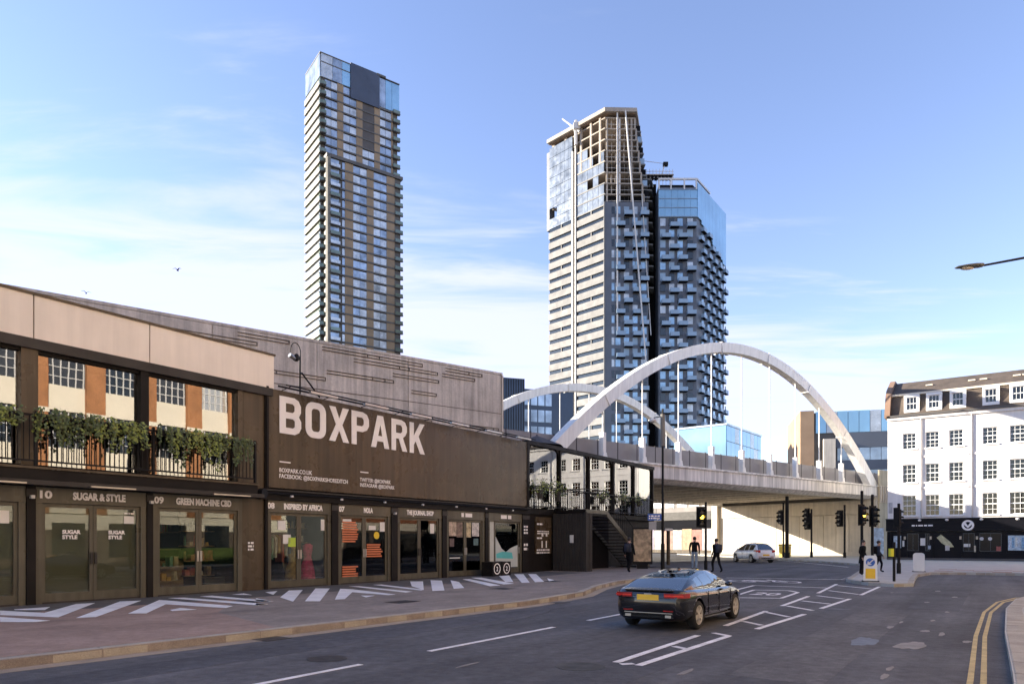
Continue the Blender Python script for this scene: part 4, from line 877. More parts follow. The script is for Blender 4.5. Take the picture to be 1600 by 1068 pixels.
# dark recess between the two masses
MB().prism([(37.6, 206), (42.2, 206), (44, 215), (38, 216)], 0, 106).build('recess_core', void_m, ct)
for i in range(11): z = 74 + i*FH2; MB().prism([(37.5, 201.2), (40.6 - .06*i, 201.6), (41.4, 206), (37.5, 206)], z, z + .3).build('recess_slab', prec_beige, ct)
# right mass
R1 = Fr(Vector((41.6, 200, 0)), 0.0); R2 = Fr(Vector((52.7, 200, 0)), math.atan2(.811, .584)); ZR = 102.2; L2 = 23.7
MB().prism([(41.7, 200.25), (52.5, 200.25), (66.0, 219.2), (50, 225), (42, 215)], 0, ZR).build('right_core', grey_clad, ct)
n2 = int((ZR - 8.6 - 24)/FH2)
for i in range(n2):
    z = ZR - 8.6 - (i + 1)*FH2
    for x, w in ((.5, 1.5), (3.0, 1.5), (5.4, 1.5), (8.2, 1.6)): R1('window', random.choice((sky_win, sky_win, balc_blue, tower_glass2, dark_win)), x, x + w, -.06, .24, z + .6, z + 2.75, ct)
    for x in ((.8, 5.6) if i % 2 else (3.2, 8.0)):
        R1('balcony', balc_blue, x, x + 2.5, -1.35, -1.27, z + .1, z + 1.25, ct); R1('balcony_side', balc_blue, x, x + .08, -1.26, -.02, z + .1, z + 1.25, ct); R1('balcony_floor', void_m, x, x + 2.5, -1.3, 0, z - .12, z + .08, ct)
for i in range(n2 + 2):
    z = ZR - 8.6 - (i - 1)*FH2 - (FH2 if i else FH2)
    for k in range(5):
        if z > 92.4 - k*1.6: continue
        x = .8 + k*4.6 + (2.0 if i % 2 else 0)
        if x + 2.4 > L2: continue
        R2('balcony', balc_blue, x, x + 2.4, -.95, -.87, z + .1, z + 1.2, ct); R2('balcony_end', balc_blue, x, x + .08, -.86, -.02, z + .1, z + 1.2, ct); R2('balcony_floor', void_m, x, x + 2.4, -.95, 0, z - .15, z + .08, ct)
        R2('window', sky_win, x + 2.5, x + 4.0 if x + 4 < L2 else L2 - .1, -.05, .24, z + .5, z + 2.7, ct)
for i in range(4):
    z0 = ZR - 8.5 + i*2.55
    for k in range(6 if i < 3 else 0): R1('glass_panel', cyan_glass, .05 + k*1.82, 1.82 + k*1.82, -.12, .2, z0 + .2, z0 + 2.4, ct)
    R1('glass_transom', balc_blue, 0, 11, -.16, .2, z0 - .05, z0 + .18, ct) if i < 4 else None
for k in range(8):
    a = .05 + k*2.95; zb = ZR - 8.5 - k*.95
    R2('glass_panel', cyan_glass, a, a + 2.9, -.12, .2, zb, ZR + 1.2, ct)
R1('top_frame', white_st, 0, 11, -.1, .3, ZR + 2.0, ZR + 2.5, ct)
for x in (.0, 3.4, 7.2, 10.6): R1('top_post', white_st, x, x + .35, -.1, .3, ZR - .8, ZR + 2.0, ct)
R2('top_frame', white_st, 0, 10, -.1, .3, ZR + 1.9, ZR + 2.4, ct)
MB().prism([(42.2, 202.5), (52, 202.5), (63, 218), (50, 224), (43, 215)], ZR, ZR + 1.8).build('plant_room', void_m, ct)
# rooftop scaffold with hanging safety netting
for k in range(11): R1('scaffold_tube', white_st, -4.6 + k*.95, -4.5 + k*.95, 4, 4.1, ZR + 2, ZR + 7.2, ct)
for q in (4.6, 6.4): R1('scaffold_ledger', white_st, -4.8, 5.2, 3.9, 4.0, ZR + q, ZR + q + .15, ct)
for k in range(9): R1('netting', void_m, -4.5 + k*1.05, -3.75 + k*1.05, 3.85, 4.3, ZR + 3.9, ZR + 5.3, ct)
R1('scaffold_deck', raw_conc, -4.8, 5.2, 3.6, 6.5, ZR + 5.3, ZR + 5.55, ct)
cr = thing('roof_crane', 'white luffing crane jib over the left edge of the unfinished tower', 'crane', (17.6, 208.5, ZT2))
mb = MB(); mb.cyl((1.2, -1.5, -6), (1.2, -1.5, 1.2), .5, n=6); mb.build('mast', white_st, cr); mb = MB(); mb.cyl((2.2, -2.2, -2.5), (-2.6, 1.0, 3.2), .34, .2, n=6); mb.build('jib', white_st, cr); MB().box(.4, 2.4, -2.6, -.8, -1.6, .2).build('cab', white_st, cr)
cr = thing('roof_crane', 'small crane on the roof scaffold of the right tower mass', 'crane', (43.6, 206, ZR + 5.5))
mb = MB(); mb.cyl((0, 0, 0), (1.1, 0, 4.3), .16, n=5); mb.cyl((1.1, 0, 4.3), (-5.8, 0, 5.2), .08, n=5); mb.build('boom', white_st, cr); MB().box(.6, 2.0, -.5, .5, 3.6, 4.6).build('winch', iron, cr)

# ---- lesser background blocks
db = thing('dark_office_block', 'dark glass office block between the station wall and the banded tower', 'building', (-2.0, 120, 0), R(18))
B('core', M('dark blue glass wall', (.025, .035, .06), .12, .3, .2, metal=.2), 0, 4.4, 0, 14, 0, 29.6, db); B('core_low', M('dark blue glass wall', (.02, .03, .05)), 4.4, 14, 1.2, 14, 0, 28.2, db)
for k in range(10): B('mullion', steel_dark, .1 + k*.45, .18 + k*.45, -.1, -.0, 4, 29.5, db)
for i in range(7):
    z = 8 + i*2.9
    for k in range(4): B('window', tower_glass, 4.6 + k*1.35, 5.75 + k*1.35, 1.1, 1.19, z, z + 2.1, db)
bb = thing('blue_glass_block', 'low pale blue glass block right behind the twin tower', 'building', (45.7, 150, 0), R(52))
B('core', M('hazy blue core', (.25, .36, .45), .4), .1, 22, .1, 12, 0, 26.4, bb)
for i in range(7):
    for k in range(9): B('glass_panel', cyan_glass if (i + k) % 4 else tower_glass2, .1 + k*2.4, 2.42 + k*2.4, -.05, .09, 3 + i*3.35, 6.2 + i*3.35, bb)
B('left_return', cyan_glass, -.02, .09, .1, 12, 3, 26.3, bb); B('cap', tower_glass2, -.1, 22.1, -.1, 12, 26.41, 26.8, bb)
ob = thing('brown_office_block', 'office block with a brown brick end wall and blue ribbon windows', 'building', (45.0, 110, 0), R(-14))
B('core', slab_dark, .2, 42, .2, 14, 0, 21.6, ob); B('end_wall', M('tan brick', (.36, .24, .15), .85, .12, .4), 0, 2.0, -.3, 14, 0, 21.9, ob)
B('stair_tower', conc_pale, 3.3, 5.0, -.8, .19, 0, 17.4, ob)
for i, (z0, z1, m) in enumerate(((18.4, 21.7, cyan_glass), (14.1, 16.0, tower_glass), (10.9, 12.6, tower_glass), (7.6, 9.4, tower_glass))):
    for k in range(24):
        x = 2.3 + k*1.55
        if m is not cyan_glass and x < 5.1: continue
        B('glass_panel', m if rb(.8) else tower_glass2, x, x + 1.48, -.02, .19, z0, z1, ob)
for z0, z1 in ((16.05, 18.35), (12.65, 14.05), (9.45, 10.85)): B('spandrel_band', grey_clad, 5.2, 41, -.12, .19, z0, z1, ob)
for k in range(8): B('lower_panel', raw_conc, 5.3 + k*2.2, 7.4 + k*2.2, -.2, .19, 4, 7.5, ob)
# ================================================================== white corner building with the public house
wb = thing('white_terrace_building', 'white rendered building with sash windows and brown mansard roof over a black pub front', 'building', (31.7, 59.4, 0), -math.atan2(.583, .813))
LW = 27.0
xs = [1.6, 3.25, 4.9, 7.15, 8.9, 11.2, 13.0, 14.8, 17.1, 18.9, 21.0, 22.8, 24.6]
rows = [(9.30, 10.60, .98), (6.50, 8.0, 1.0), (3.75, 5.45, 1.02)]
# wall built round its window openings
def wall_with_holes(x0, x1, z0, z1, holes, th):
    mb = MB(); zs_ = sorted({z0, z1} | {h[2] for h in holes} | {h[3] for h in holes})
    for a, b in zip(zs_, zs_[1:]):
        row = sorted([h for h in holes if h[2] <= a + 1e-6 and h[3] >= b - 1e-6]); x = x0
        for h in row: mb.box(x, h[0], 0, th, a, b); x = h[1]
        mb.box(x, x1, 0, th, a, b)
    return mb
holes = [(x - w/2, x + w/2, z0, z1) for (z0, z1, w) in rows for x in xs]
wall_with_holes(0, LW, 3.5, 12.0, holes, .35).build('front_wall', white_ren, wb)
B('side_wall', white_ren, .002, .35, .36, 12, 0.1, 12.0, wb); B('rear_core', white_ren, .4, LW, 6, 12, .1, 12, wb); B('room_dark', interior_m, .4, LW - .1, 1.2, 1.3, 3.5, 12, wb)
for (a, b, z0, z1) in holes:
    f = frame_mb(a, b, z0, z1, .06, .12, .2); zm = (z0 + z1)/2; f.box(a + .06, b - .06, .11, .19, zm - .035, zm + .035)
    for q in (1/3, 2/3): f.box(a + (b - a)*q - .014, a + (b - a)*q + .014, .13, .18, z0 + .06, z1 - .06)
    for q in (.25, .75): f.box(a + .06, b - .06, .13, .18, z0 + (z1 - z0)*q - .014, z0 + (z1 - z0)*q + .014)
    win = f.build('window', sash_w, wb); MB().box(a + .06, b - .06, .152, .158, z0 + .06, z1 - .06).build('pane', GLASS('sash glass', (.22, .23, .25), .02, wav=.08), win)
    MB().box(a - .1, b + .1, -.1, .1, z0 - .1, z0 - .002).build('sill', white_ren, win)
    if rb(.5): MB().box(a + .07, b - .07, .24, .26, z0 + (z1 - z0)*random.choice([.35, .5, .62]), z1 - .05).build('blind', M('cream blind', (.62, .55, .4), .9), win)
    elif rb(.5): MB().box(a + .07, a + .07 + (b - a)*.3, .24, .27, z0 + .06, z1 - .05).build('curtain', M('cream blind', (.62, .55, .4), .9), win)
for x in (2.45, 5.95, 10.1, 16.0, 19.9): MB().cyl((x, -.09, 3.5), (x, -.09, 11.85), .055, n=8).build('downpipe', M('grey downpipe', (.5, .48, .45), .6), wb)
B('gutter', slab_dark, -.05, LW, -.3, -.02, 12.0, 12.14, wb); B('cornice', white_ren, -.02, LW, -.16, -.003, 11.75, 11.99, wb)
# mansard: courses of tiles as stepped strips
sl = MB(); nc = 9
for i in range(nc):
    z = 12.1 + i*.2; y = .05 + i*.085; sl.add([(0.2, y - .03, z), (LW, y - .03, z), (LW, y + .075, z + .215), (.2, y + .075, z + .215), (0.2, y + .03, z), (LW, y + .03, z), (LW, y + .12, z + .2), (.2, y + .12, z + .2)], [(0, 1, 2, 3), (4, 7, 6, 5), (0, 4, 5, 1), (3, 2, 6, 7), (0, 3, 7, 4), (1, 5, 6, 2)])
sl.build('lower_roof_slope', tile_m, wb)
B('roof_kerb', cream_ren, .2, LW, .62, 1.0, 13.9, 14.05, wb)
up = MB(); nc = 10
for i in range(nc):
    z = 14.06 + i*.14; y = .75 + i*.26; up.add([(0.2, y, z), (LW, y, z), (LW, y + .3, z + .17), (.2, y + .3, z + .17), (.2, y, z - .08), (LW, y, z - .08), (LW, y + .3, z + .06), (.2, y + .3, z + .06)], [(0, 1, 2, 3), (4, 7, 6, 5), (0, 4, 5, 1), (3, 2, 6, 7), (0, 3, 7, 4), (1, 5, 6, 2)])
up.build('upper_roof_slope', tile_m, wb); B('roof_core', tile_m, .3, LW, 3.3, 11.8, 12.0, 15.3, wb); B('roof_void', slab_dark, .3, LW, 1.5, 3.3, 12.0, 13.9, wb)
for x in (2.6, 5.6, 6.4, 8.6, 9.2, 12): B('roof_light', cream_ren, x, x + .5, 1.9 , 2.1, 14.75, 14.86, wb)
MB().prism([(-.3, 12.0), (-.3, 12.25), (.35, 14.0), (.9, 14.5), (3.2, 15.7), (12, 15.7), (12, 12.0)], -.22, .19, 'x').build('party_wall', M('brown brick', (.24, .15, .1), .85, .2, 1), wb)
for x in [1.75, 3.35, 5.0, 7.2, 8.95, 11.2, 13.1, 15, 17.2, 19.1, 21.2, 23.2]:
    w = 1.12; d = MB(); d.box(x - w/2, x + w/2, .12, .9, 12.35, 12.55); d.box(x - w/2, x - .38, .12, .9, 12.55, 13.6); d.box(x + .38, x + w/2, .12, .9, 12.55, 13.6); d.box(x - w/2, x + w/2, .06, 1.0, 13.6, 13.78)
    dd = d.build('dormer', sash_w, wb); f = frame_mb(x - .38, x + .38, 12.55, 13.6, .05, .16, .22)
    for q in (1/3, 2/3): f.box(x - .38 + .76*q - .014, x - .38 + .76*q + .014, .17, .21, 12.6, 13.55)
    f.box(x - .33, x + .33, .16, .21, 13.04, 13.1); f.build('dormer_sash', sash_w, dd); MB().box(x - .33, x + .33, .19, .195, 12.6, 13.55).build('pane', GLASS('sash glass'), dd)
    MB().box(x - .37, x + .37, .5, .52, 12.55, 13.6).build('dormer_room', interior_m, dd)
# ground floor
B('shopfront', pub_black, -.05, LW, -.02, .34, .1, 2.45, wb); B('pub_fascia', pub_black, -.1, 9.7, -.28, -.021, 2.48, 3.42, wb); B('fascia_cornice', pub_black, -.12, 9.75, -.36, -.02, 3.425, 3.52, wb)
B('shop_cornice', cream_ren, 9.8, LW, -.45, -.02, 3.1, 3.45, wb); B('shop_awning', M('grey green awning', (.3, .3, .24), .8, .2, 1), 9.8, LW, -.9, -.46, 2.75, 3.1, wb)
for x in (.7, 2.4, 4.3, 6.6, 8.9): 
    s = MB(); s.cyl((x, -.3, 3.35), (x, -.62, 3.42), .02, n=5); s.sphere((x, -.64, 3.36), .13, .13, .1, 8, 6); s.build('fascia_lamp', white_st, wb)
bars_text(wb, 1.8, 2.88, 1.5, .12, -.283, letter_w, 1, 'fascia_lettering'); bars_text(wb, .5, 2.8, .35, .12, -.283, letter_w, 1, 'fascia_lettering')
mb = MB(); mb.lathe([(.27, 0), (.27, -.04), (.42, -.04), (.42, 0)], 20); o = mb.build('round_emblem', letter_w, wb); o.location = (5.7, -.29, 2.92)
MB().prism([(5.45, 3.12), (5.55, 3.12), (5.7, 2.88), (5.85, 3.12), (5.95, 3.12), (5.95, 2.95), (5.7, 2.7), (5.45, 2.95)], -.33, -.285, 'y').build('emblem_bird', letter_w, wb)
pa = M('blue white window print', (.42, .52, .58), .6, .5, 5); pbp = M('bright blue window print', (.10, .25, .55), .5, .5, 4)
for (x, w, z0, z1, m) in ((.45, .55, 1.1, 2.1, pa), (8.3, 1.9, .95, 2.1, pa), (10.5, 1.8, 1.0, 2.15, pbp), (13, 2, 1, 2.1, pa)): 
    B('window_print', m, x, x + w, -.06, -.022, z0, z1, wb)
for (x, z, r) in ((6.6, 1.85, .14), (7.15, 1.85, .14)): MB().cyl((x, -.1, z), (x, -.03, z), r, n=12).build('round_lamp', white_st, wb)
MB().prism([(3.55, 1.95), (3.85, 2.2), (4.5, 1.6), (4.75, 1.2), (4.4, 1.15), (3.9, 1.5)], -.06, -.022, 'y').build('painted_leaf', M('pale yellow print', (.5, .47, .28), .7, .3, 5), wb)
for (x, z, w, h) in ((2.4, 1.3, .35, .6), (5.35, 1.2, .5, .25), (1.1, 1.2, .15, .5)): B('notice', paper, x, x + w, -.06, -.022, z, z + h, wb)
for x in (.05, 1.25, 3.1, 5.1, 6.2, 8.0, 10.3, 12.6, 15.5): B('pilaster', pub_black, x, x + .2, -.1, -.021, .1, 2.44, wb)
B('stall_riser', pub_black, 6.4, 10.2, -.12, -.021, .1, .75, wb); B('plinth', slab_dark, -.05, LW, -.16, -.13, .1, .3, wb)
MB().prism([(.06, 4.0), (.36, 4.0), (.36, 4.9), (.06, 4.9)], -.014, -.002, 'y').build('wall_plaque', M('grey plaque', (.4, .4, .4), .7, .3, 4), wb)

# ================================================================== brick warehouse opposite the shops: seen only mirrored in their windows, and it throws warm light back
wh = thing('brick_warehouse', 'sunlit brick building with cream bands mirrored in the gallery windows', 'building', UV(27.1, 24.5, 0), BROT + math.pi)
LWh = 46.0
# local x now runs back along the street, local y away from the shops
B('core', M('warehouse core', (.12, .12, .12), .8), 0.05, LWh, .6, 10, -.05, 26.0, wh); B('ground_floor', M('dark shop brick', (.10, .075, .06), .8, .2, 1), 0, LWh, .1, .59, -.04, 2.3, wh); B('shop_fascia', cream_ren, 0, LWh, .08, .59, 2.31, 3.2, wh); B('clipped_hedge', leaf_a, 3.5, 10.5, -.9, -.4, .12, 1.2, wh)
B('cornice', cream_ren, -.2, LWh + .2, -.3, .59, 25.4, 26.1, wh)
for z0, z1 in ((3.25, 3.6), (5.5, 7.0), (9.1, 10.55), (12.7, 14.15), (16.3, 17.75), (19.9, 21.35), (23.5, 25.39)): B('spandrel_band', cream_ren, 0, LWh, .25, .59, z0, z1, wh)
k = 0; x = 0.6
while x < LWh - 1:
    B('brick_pier', brick_or, x, x + 1.05, 0, .24, 3.2, 24.0, wh); B('pier_band', cream_ren, x - .04, x + 1.09, -.04, -.002, 8.9, 9.15, wh)
    if x + 3.1 < LWh:
        for z0, z1 in ((3.6, 5.5), (7.0, 9.1), (10.55, 12.7), (14.15, 16.3), (17.75, 19.9), (21.35, 23.5)):
            a, b = x + 1.06, x + 3.09
            o = B('window_glass', win_refl if random.random() < .12 else (dark_win if random.random() < .6 else win_dull), a, b, .45, .5, z0, z1, wh); o.rotation_euler = (R(random.uniform(-.7, .7)), 0, R(random.uniform(-1.2, 1.2)))
            f = MB()
            for q in range(6): f.box(a + (b - a)*q/5 - .025, a + (b - a)*q/5 + .025, .38, .449, z0, z1)
            for q in range(5): f.box(a, b, .385, .447, z0 + (z1 - z0)*q/4 - .02, z0 + (z1 - z0)*q/4 + .02)
            f.build('glazing_bars', white_st, wh)
        B('shop_window', dark_win, x + 1.2, x + 2.95, .02, .09, .7, 2.7, wh)
    x += 3.1; k += 1
# glazing, lamps and menu boards of the pub front
pg = M('pub window glass', (.010, .012, .016), .15, .2, 1, spec=.15)
for (a, b) in ((1.45, 2.3), (2.75, 3.05), (5.35, 6.15), (6.45, 7.9)):
    B('pub_window', pg, a, b, -.05, -.023, .85, 2.3, wb); f = frame_mb(a, b, .85, 2.3, .05, -.085, -.052); f.box((a + b)/2 - .02, (a + b)/2 + .02, -.085, -.052, .9, 2.25); f.build('pub_window_frame', M('dark teal gloss', (.02, .03, .04), .3), wb)
for x in (1.3, 3.15, 5.2, 6.3): s = MB(); s.cyl((x, -.1, 2.0), (x, -.25, 2.05), .015, n=5); s.box(x - .07, x + .07, -.34, -.2, 1.8, 2.05); s.build('wall_lantern', M('lantern glass', (.5, .42, .3), .4), wb)
for (x, z, w, h, c) in ((4.15, .9, .3, .4, (.5, .48, .45)), (6.1, .8, .12, .5, (.45, .4, .3)), (7.55, .9, .3, .35, (.35, .1, .08)), (2.95, 1.0, .2, .3, (.3, .35, .4))): B('menu_board', M('menu %d' % int(x*10), c, .7, .4, 8), x, x + w, -.12, -.103, z, z + h, wb)
for k in range(9): B('window_print_strip', M('print strip %d' % (k % 3), ((.5, .55, .6), (.2, .35, .5), (.6, .6, .55))[k % 3], .6, .5, 9), 8.35 + k*.2, 8.5 + k*.2, -.066, -.0605, 1.1 + .05*(k % 4), 1.95, wb)
for z in (8.55, 5.95): B('shadow_ledge', white_ren, .0, LW, -.05, -.002, z, z + .14, wb)  # ledges added to throw faint shadow lines across the plain render
# second brick building across the side street, also seen only mirrored in the shop glass
cb = thing('brick_corner_building', 'tall red brick corner building mirrored in the NOLA shop doors and sign board', 'building', UV(47.5, 26.5, 0), BROT + math.pi)
red_brick = M('red brick', (.30, .115, .055), .85, .25, .9, .3, fine=.25)
B('core', M('warehouse core', (.12, .12, .12), .8), .05, 13.4, .5, 9, -.05, 17.5, cb); B('shopfront_band', M('dark shop brick', (.10, .075, .06)), 0, 13.5, .1, .49, .1, 2.6, cb); B('shop_fascia', cream_ren, 0, 13.5, .0, .49, 2.61, 3.3, cb); B('cornice', cream_ren, -.1, 13.6, -.25, .49, 17.0, 17.6, cb)
hl = [(.9 + 2.5*k, 2.3 + 2.5*k, z, z + 1.9) for k in range(5) for z in (4.2, 7.6, 11.0, 14.2)]
wall_with_holes(0, 13.5, 3.31, 16.99, hl, .4).build('brick_front', red_brick, cb)
for a, b, z0, z1 in hl:
    f = frame_mb(a, b, z0, z1, .07, .15, .22); f.box(a + .07, b - .07, .15, .22, (z0 + z1)/2 - .03, (z0 + z1)/2 + .03); f.box((a + b)/2 - .02, (a + b)/2 + .02, .16, .21, z0 + .07, z1 - .07); f.build('window_frame', sash_w, cb)
    B('window_glass', dark_win if random.random() < .7 else win_dull, a + .07, b - .07, .23, .26, z0 + .07, z1 - .07, cb); B('lintel_stone', cream_ren, a - .15, b + .15, -.03, -.001, z1 + .02, z1 + .25, cb)
for k in range(4): B('shop_window', dark_win, .6 + 3.2*k, 3.2 + 3.2*k, .04, .09, .6, 2.4, cb)
# ================================================================== street furniture
def signal_head(parent, x, y, z, face, lit=None, s=1.0):
    """three-lamp head facing angle `face` (0 = towards -y)"""
    root = MB(); root.box(-.14*s, .14*s, -.09*s, .09*s, 0, .88*s); h = root.build('signal_head', iron, parent); h.location = (x, y, z); h.rotation_euler = (0, 0, face)
    bp = MB().box(-.22*s, .22*s, .06*s, .1*s, -.08*s, .98*s).build('backing_board', iron, h)
    for i, c in enumerate(('red', 'amber', 'green')):
        zz = (.73 - .29*i)*s
        m = amber if (lit == c) else M('dim lens', (.03, .03, .03), .25)
        MB().cyl((0, -.1*s, zz), (0, -.085*s, zz), .105*s, n=16).build('lens', m, h)
        v = MB(); n = 10; vs = []
        for j in range(n + 1):
            t = math.pi*(j/n)*1.1 - .05*math.pi; vs += [(.115*s*math.cos(t), -.09*s, zz + .115*s*math.sin(t)), (.115*s*math.cos(t), -.26*s, zz + .1*s*math.sin(t))]
        v.add(vs, [(2*j, 2*j+1, 2*j+3, 2*j+2) for j in range(n)]); v.build('visor', iron, h)
    return h
def signal(label, x, y, h, heads, r=.06, z0=.12):
    t = thing('traffic_light', label, 'traffic light', (x, y, z0), 0, 'traffic lights at the junction')
    MB().cyl((0, 0, 0), (0, 0, h), r, n=12).build('pole', iron, t); MB().cyl((0, 0, 0), (0, 0, .5), r*1.5, n=12).build('pole_base', iron, t); MB().sphere((0, 0, h), r, r, .03, 10, 4).build('pole_cap', iron, t)
    for (dx, dy, z, face, lit, s) in heads: signal_head(t, dx, dy, z, face, lit, s)
    return t
signal('near traffic light showing amber on the pavement beside the two walkers', 10.35, 37.6, 3.6, [(-.26, -.05, 2.35, R(12), 'amber', 1.05)])
signal('traffic light pole with two turned heads on a cross arm under the bridge', 25.0, 64.0, 5.6, [(-.55, 0, 3.1, R(-80), None, 1.3), (1.75, 0, 3.2, R(-70), None, 1.35)], .16)
a = bpy.data.objects[-1] if False else None
signal('slim traffic light pole with turned head before the sunlit wall', 28.5, 67.0, 4.6, [(-.45, 0, 2.75, R(-62), None, 1.5)], .09)
signal('slim traffic light pole with turned head at the dark end of the bridge wall', 30.9, 65.4, 4.9, [(-.5, 0, 3.0, R(-62), None, 1.45)], .09)
signal('slim bare traffic pole behind the white hatchback beside a yellow grit box', 25.9, 67.2, 5.2, [(-.35, 0, 3.3, R(-66), None, 1.2)], .08)
signal('tall traffic light showing amber at the refuge by the dark coated walker', 16.6, 33.4, 3.9, [(-.02, -.12, 2.35, R(26), 'amber', .95)], .065)
signal('tall traffic light with unlit head beside the amber one at the refuge', 17.3, 33.8, 3.75, [(.02, -.12, 2.3, R(20), None, .95)], .065)
signal('traffic light standing in front of the pub seen edge on', 18.35, 33.4, 3.3, [(.02, .1, 2.25, R(100), None, .9)], .065)
ps = thing('push_button_post', 'short black post with yellow crossing box on the refuge', 'post', (13.9, 25.85, .12)) if False else None
pb = thing('crossing_post', 'short black post with a yellow push-button unit on the refuge', 'post', (14.6, 26.9, .12))
MB().cyl((0, 0, 0), (0, 0, 1.5), .05, n=10).build('pole', iron, pb); MB().box(-.17, -.05, -.08, .08, .95, 1.25).build('button_unit', hivis, pb)
# keep-left bollard
kb = thing('keep_left_bollard', 'white and yellow bollard with a blue keep-left arrow on the refuge nose', 'bollard', (13.62, 26.75, .12), R(-27))
w = .24
MB().prism([(-w, 0), (w, 0), (w*.92, .92), (w*.8, .99), (-w*.8, .99), (-w*.92, .92)], -.14, .14, 'y').build('shell', M('white plastic', (.75, .75, .72), .4, .04, 2), kb)
MB().prism([(-.17, .12), (.17, .12), (.165, .5), (-.165, .5)], -.146, -.142, 'y').build('yellow_panel', M('yellow reflective', (.80, .48, .02), .4), kb)
MB().cyl((0, -.142, .74), (0, -.147, .74), .155, n=20).build('blue_disc', M('sign blue', (.02, .10, .38), .4), kb)
MB().prism([(.09, .86), (.12, .83), (-.01, .70), (.05, .65), (-.12, .62), (-.09, .79), (-.04, .73)], -.151, -.1475, 'y').build('arrow', white_st, kb)
B('base', steel_char, -.3, .3, -.2, .2, 0, .04, kb)
gb = thing('refuge_bollard', 'plain white rounded bollard on the pavement before the pub', 'bollard', (20.4, 35.3, .12), R(-27))
MB().prism(rounded(-.25, .25, .0, .95, .14), -.13, .13, 'y').build('shell', M('white plastic', (.75, .75, .72)), gb); B('base', steel_char, -.3, .3, -.18, .18, 0, .03, gb)
yb = thing('grit_box', 'small yellow box at the foot of the sunlit bridge wall', 'box', (26.6, 68.6, .12), BRR)
MB().prism([(-.45, 0), (.45, 0), (.5, 1.05), (-.5, 1.05)], -.35, .35, 'y').build('bin', M('yellow grit plastic', (.55, .40, .05), .5), yb); MB().prism([(-.53, 1.06), (.53, 1.06), (.45, 1.25), (-.45, 1.25)], -.4, .4, 'y').build('lid', M('yellow grit plastic', (.55, .40, .05), .5), yb)
# lamp columns
lp = thing('street_lamp', 'tall black street lamp by the foot of the outdoor staircase', 'street lamp', (8.05, 37.6, .12))
MB().cyl((0, 0, 0), (0, 0, 1.4), .11, .1, n=12).build('base', iron, lp); MB().cyl((0, 0, 1.4), (0, 0, 8.6), .075, .05, n=12).build('column', iron, lp)
MB().cyl((0, 0, 8.2), (-.5, -.1, 8.1), .025, n=6).build('arm', iron, lp); MB().sphere((-.55, -.1, 7.95), .2, .2, .12, 10, 6).build('lamp_head', white_st, lp); MB().cyl((0, 0, 6.6), (0, 0, 8.3), .14, .12, n=10).build('sleeve', M('grey column sleeve', (.16, .15, .13), .6), lp)
ds = thing('street_sign', 'small blue direction sign on the lamp column by the stair', 'sign', (7.55, 37.3, 2.75))
MB().prism(rounded(-.36, .36, 0, .36, .04), -.02, .0, 'y').build('plate', M('sign blue', (.02, .10, .38), .4), ds); bars_text(ds, -.3, .2, .6, .07, -.022, letter_w, 2, 'lettering')
MB().prism([(.3, .1), (.12, .02), (.12, .18)], -.026, -.0225, 'y').build('arrow', white_st, ds); MB().box(-.3, .5, .002, .03, .1, .16).build('bracket', iron, ds); B('lower_plate', M('grey back plate', (.3, .3, .3), .6), -.3, .1, -.018, 0, -.5, -.06, ds)
l2 = thing('street_lamp', 'dark street lamp head reaching in on a thin arm from the right edge', 'street lamp', UV(13.2, 19.9, .12))
MB().cyl((0, 0, 0), (0, 0, 8.0), .09, .06, n=12).build('column', iron, l2)
hx, hy = 10.55 - l2.location.x, 16.2 - l2.location.y
MB().cyl((0, 0, 8.0), (hx + .3, hy, 7.87), .03, .025, n=8).build('arm', iron, l2)
head = MB(); n = 10
prof = [(-.36, .02, .0), (-.3, .07, .03), (-.1, .115, .055), (.12, .12, .07), (.26, .1, .065), (.28, .05, .04)]
vs = []; fs = []
for x, ry, rz in prof:
    for i in range(n): t = 2*math.pi*i/n; vs.append((hx + x, hy + ry*math.cos(t), 7.84 + (x*.06) + (rz if math.sin(t) > 0 else .022)*math.sin(t)))
for j in range(len(prof) - 1):
    for i in range(n): fs.append((j*n+i, j*n+(i+1) % n, (j+1)*n+(i+1) % n, (j+1)*n+i))
fs += [tuple(range(n)), tuple(range((len(prof)-1)*n, len(prof)*n))]
head.add(vs, fs).build('lamp_head', M('dark grey lamp', (.05, .055, .055), .45), l2, True); MB().sphere((hx - .08, hy, 7.80), .16, .08, .03, 10, 6).build('lens', M('lamp lens', (.55, .5, .4), .2), l2)
# poster column / totem and phone unit near the far corner
tm = thing('advert_totem', 'slim poster totem on the pavement beside the street lamp', 'sign', (7.3, 39.4, .12), R(-12))
B('body', iron, -.55, .55, -.1, .1, .25, 2.3, tm); B('foot', iron, -.3, .3, -.08, .08, 0, .249, tm); B('poster', M('brown poster', (.45, .33, .2), .6, .6, 4), -.48, .48, -.106, -.101, .4, 2.2, tm)
wp = thing('wooden_post', 'weathered pale post standing before the far hoarding', 'post', (10.1, 45.5, .12)); MB().cyl((0, 0, 0), (0, 0, 2.2), .12, n=10).build('shaft', steel_brown, wp); B('cap', paper, -.25, .25, -.2, .2, 2.2, 2.35, wp)
bs = thing('bus_stop_flag', 'pale blue information panel at the left corner of the pub', 'sign', (29.6, 56.8, .12), -R(35)); B('panel', M('pale blue print', (.4, .5, .55), .5, .4, 4), -.35, .35, -.05, .05, .5, 2.6, bs); B('foot', iron, -.2, .2, -.04, .04, 0, .499, bs)
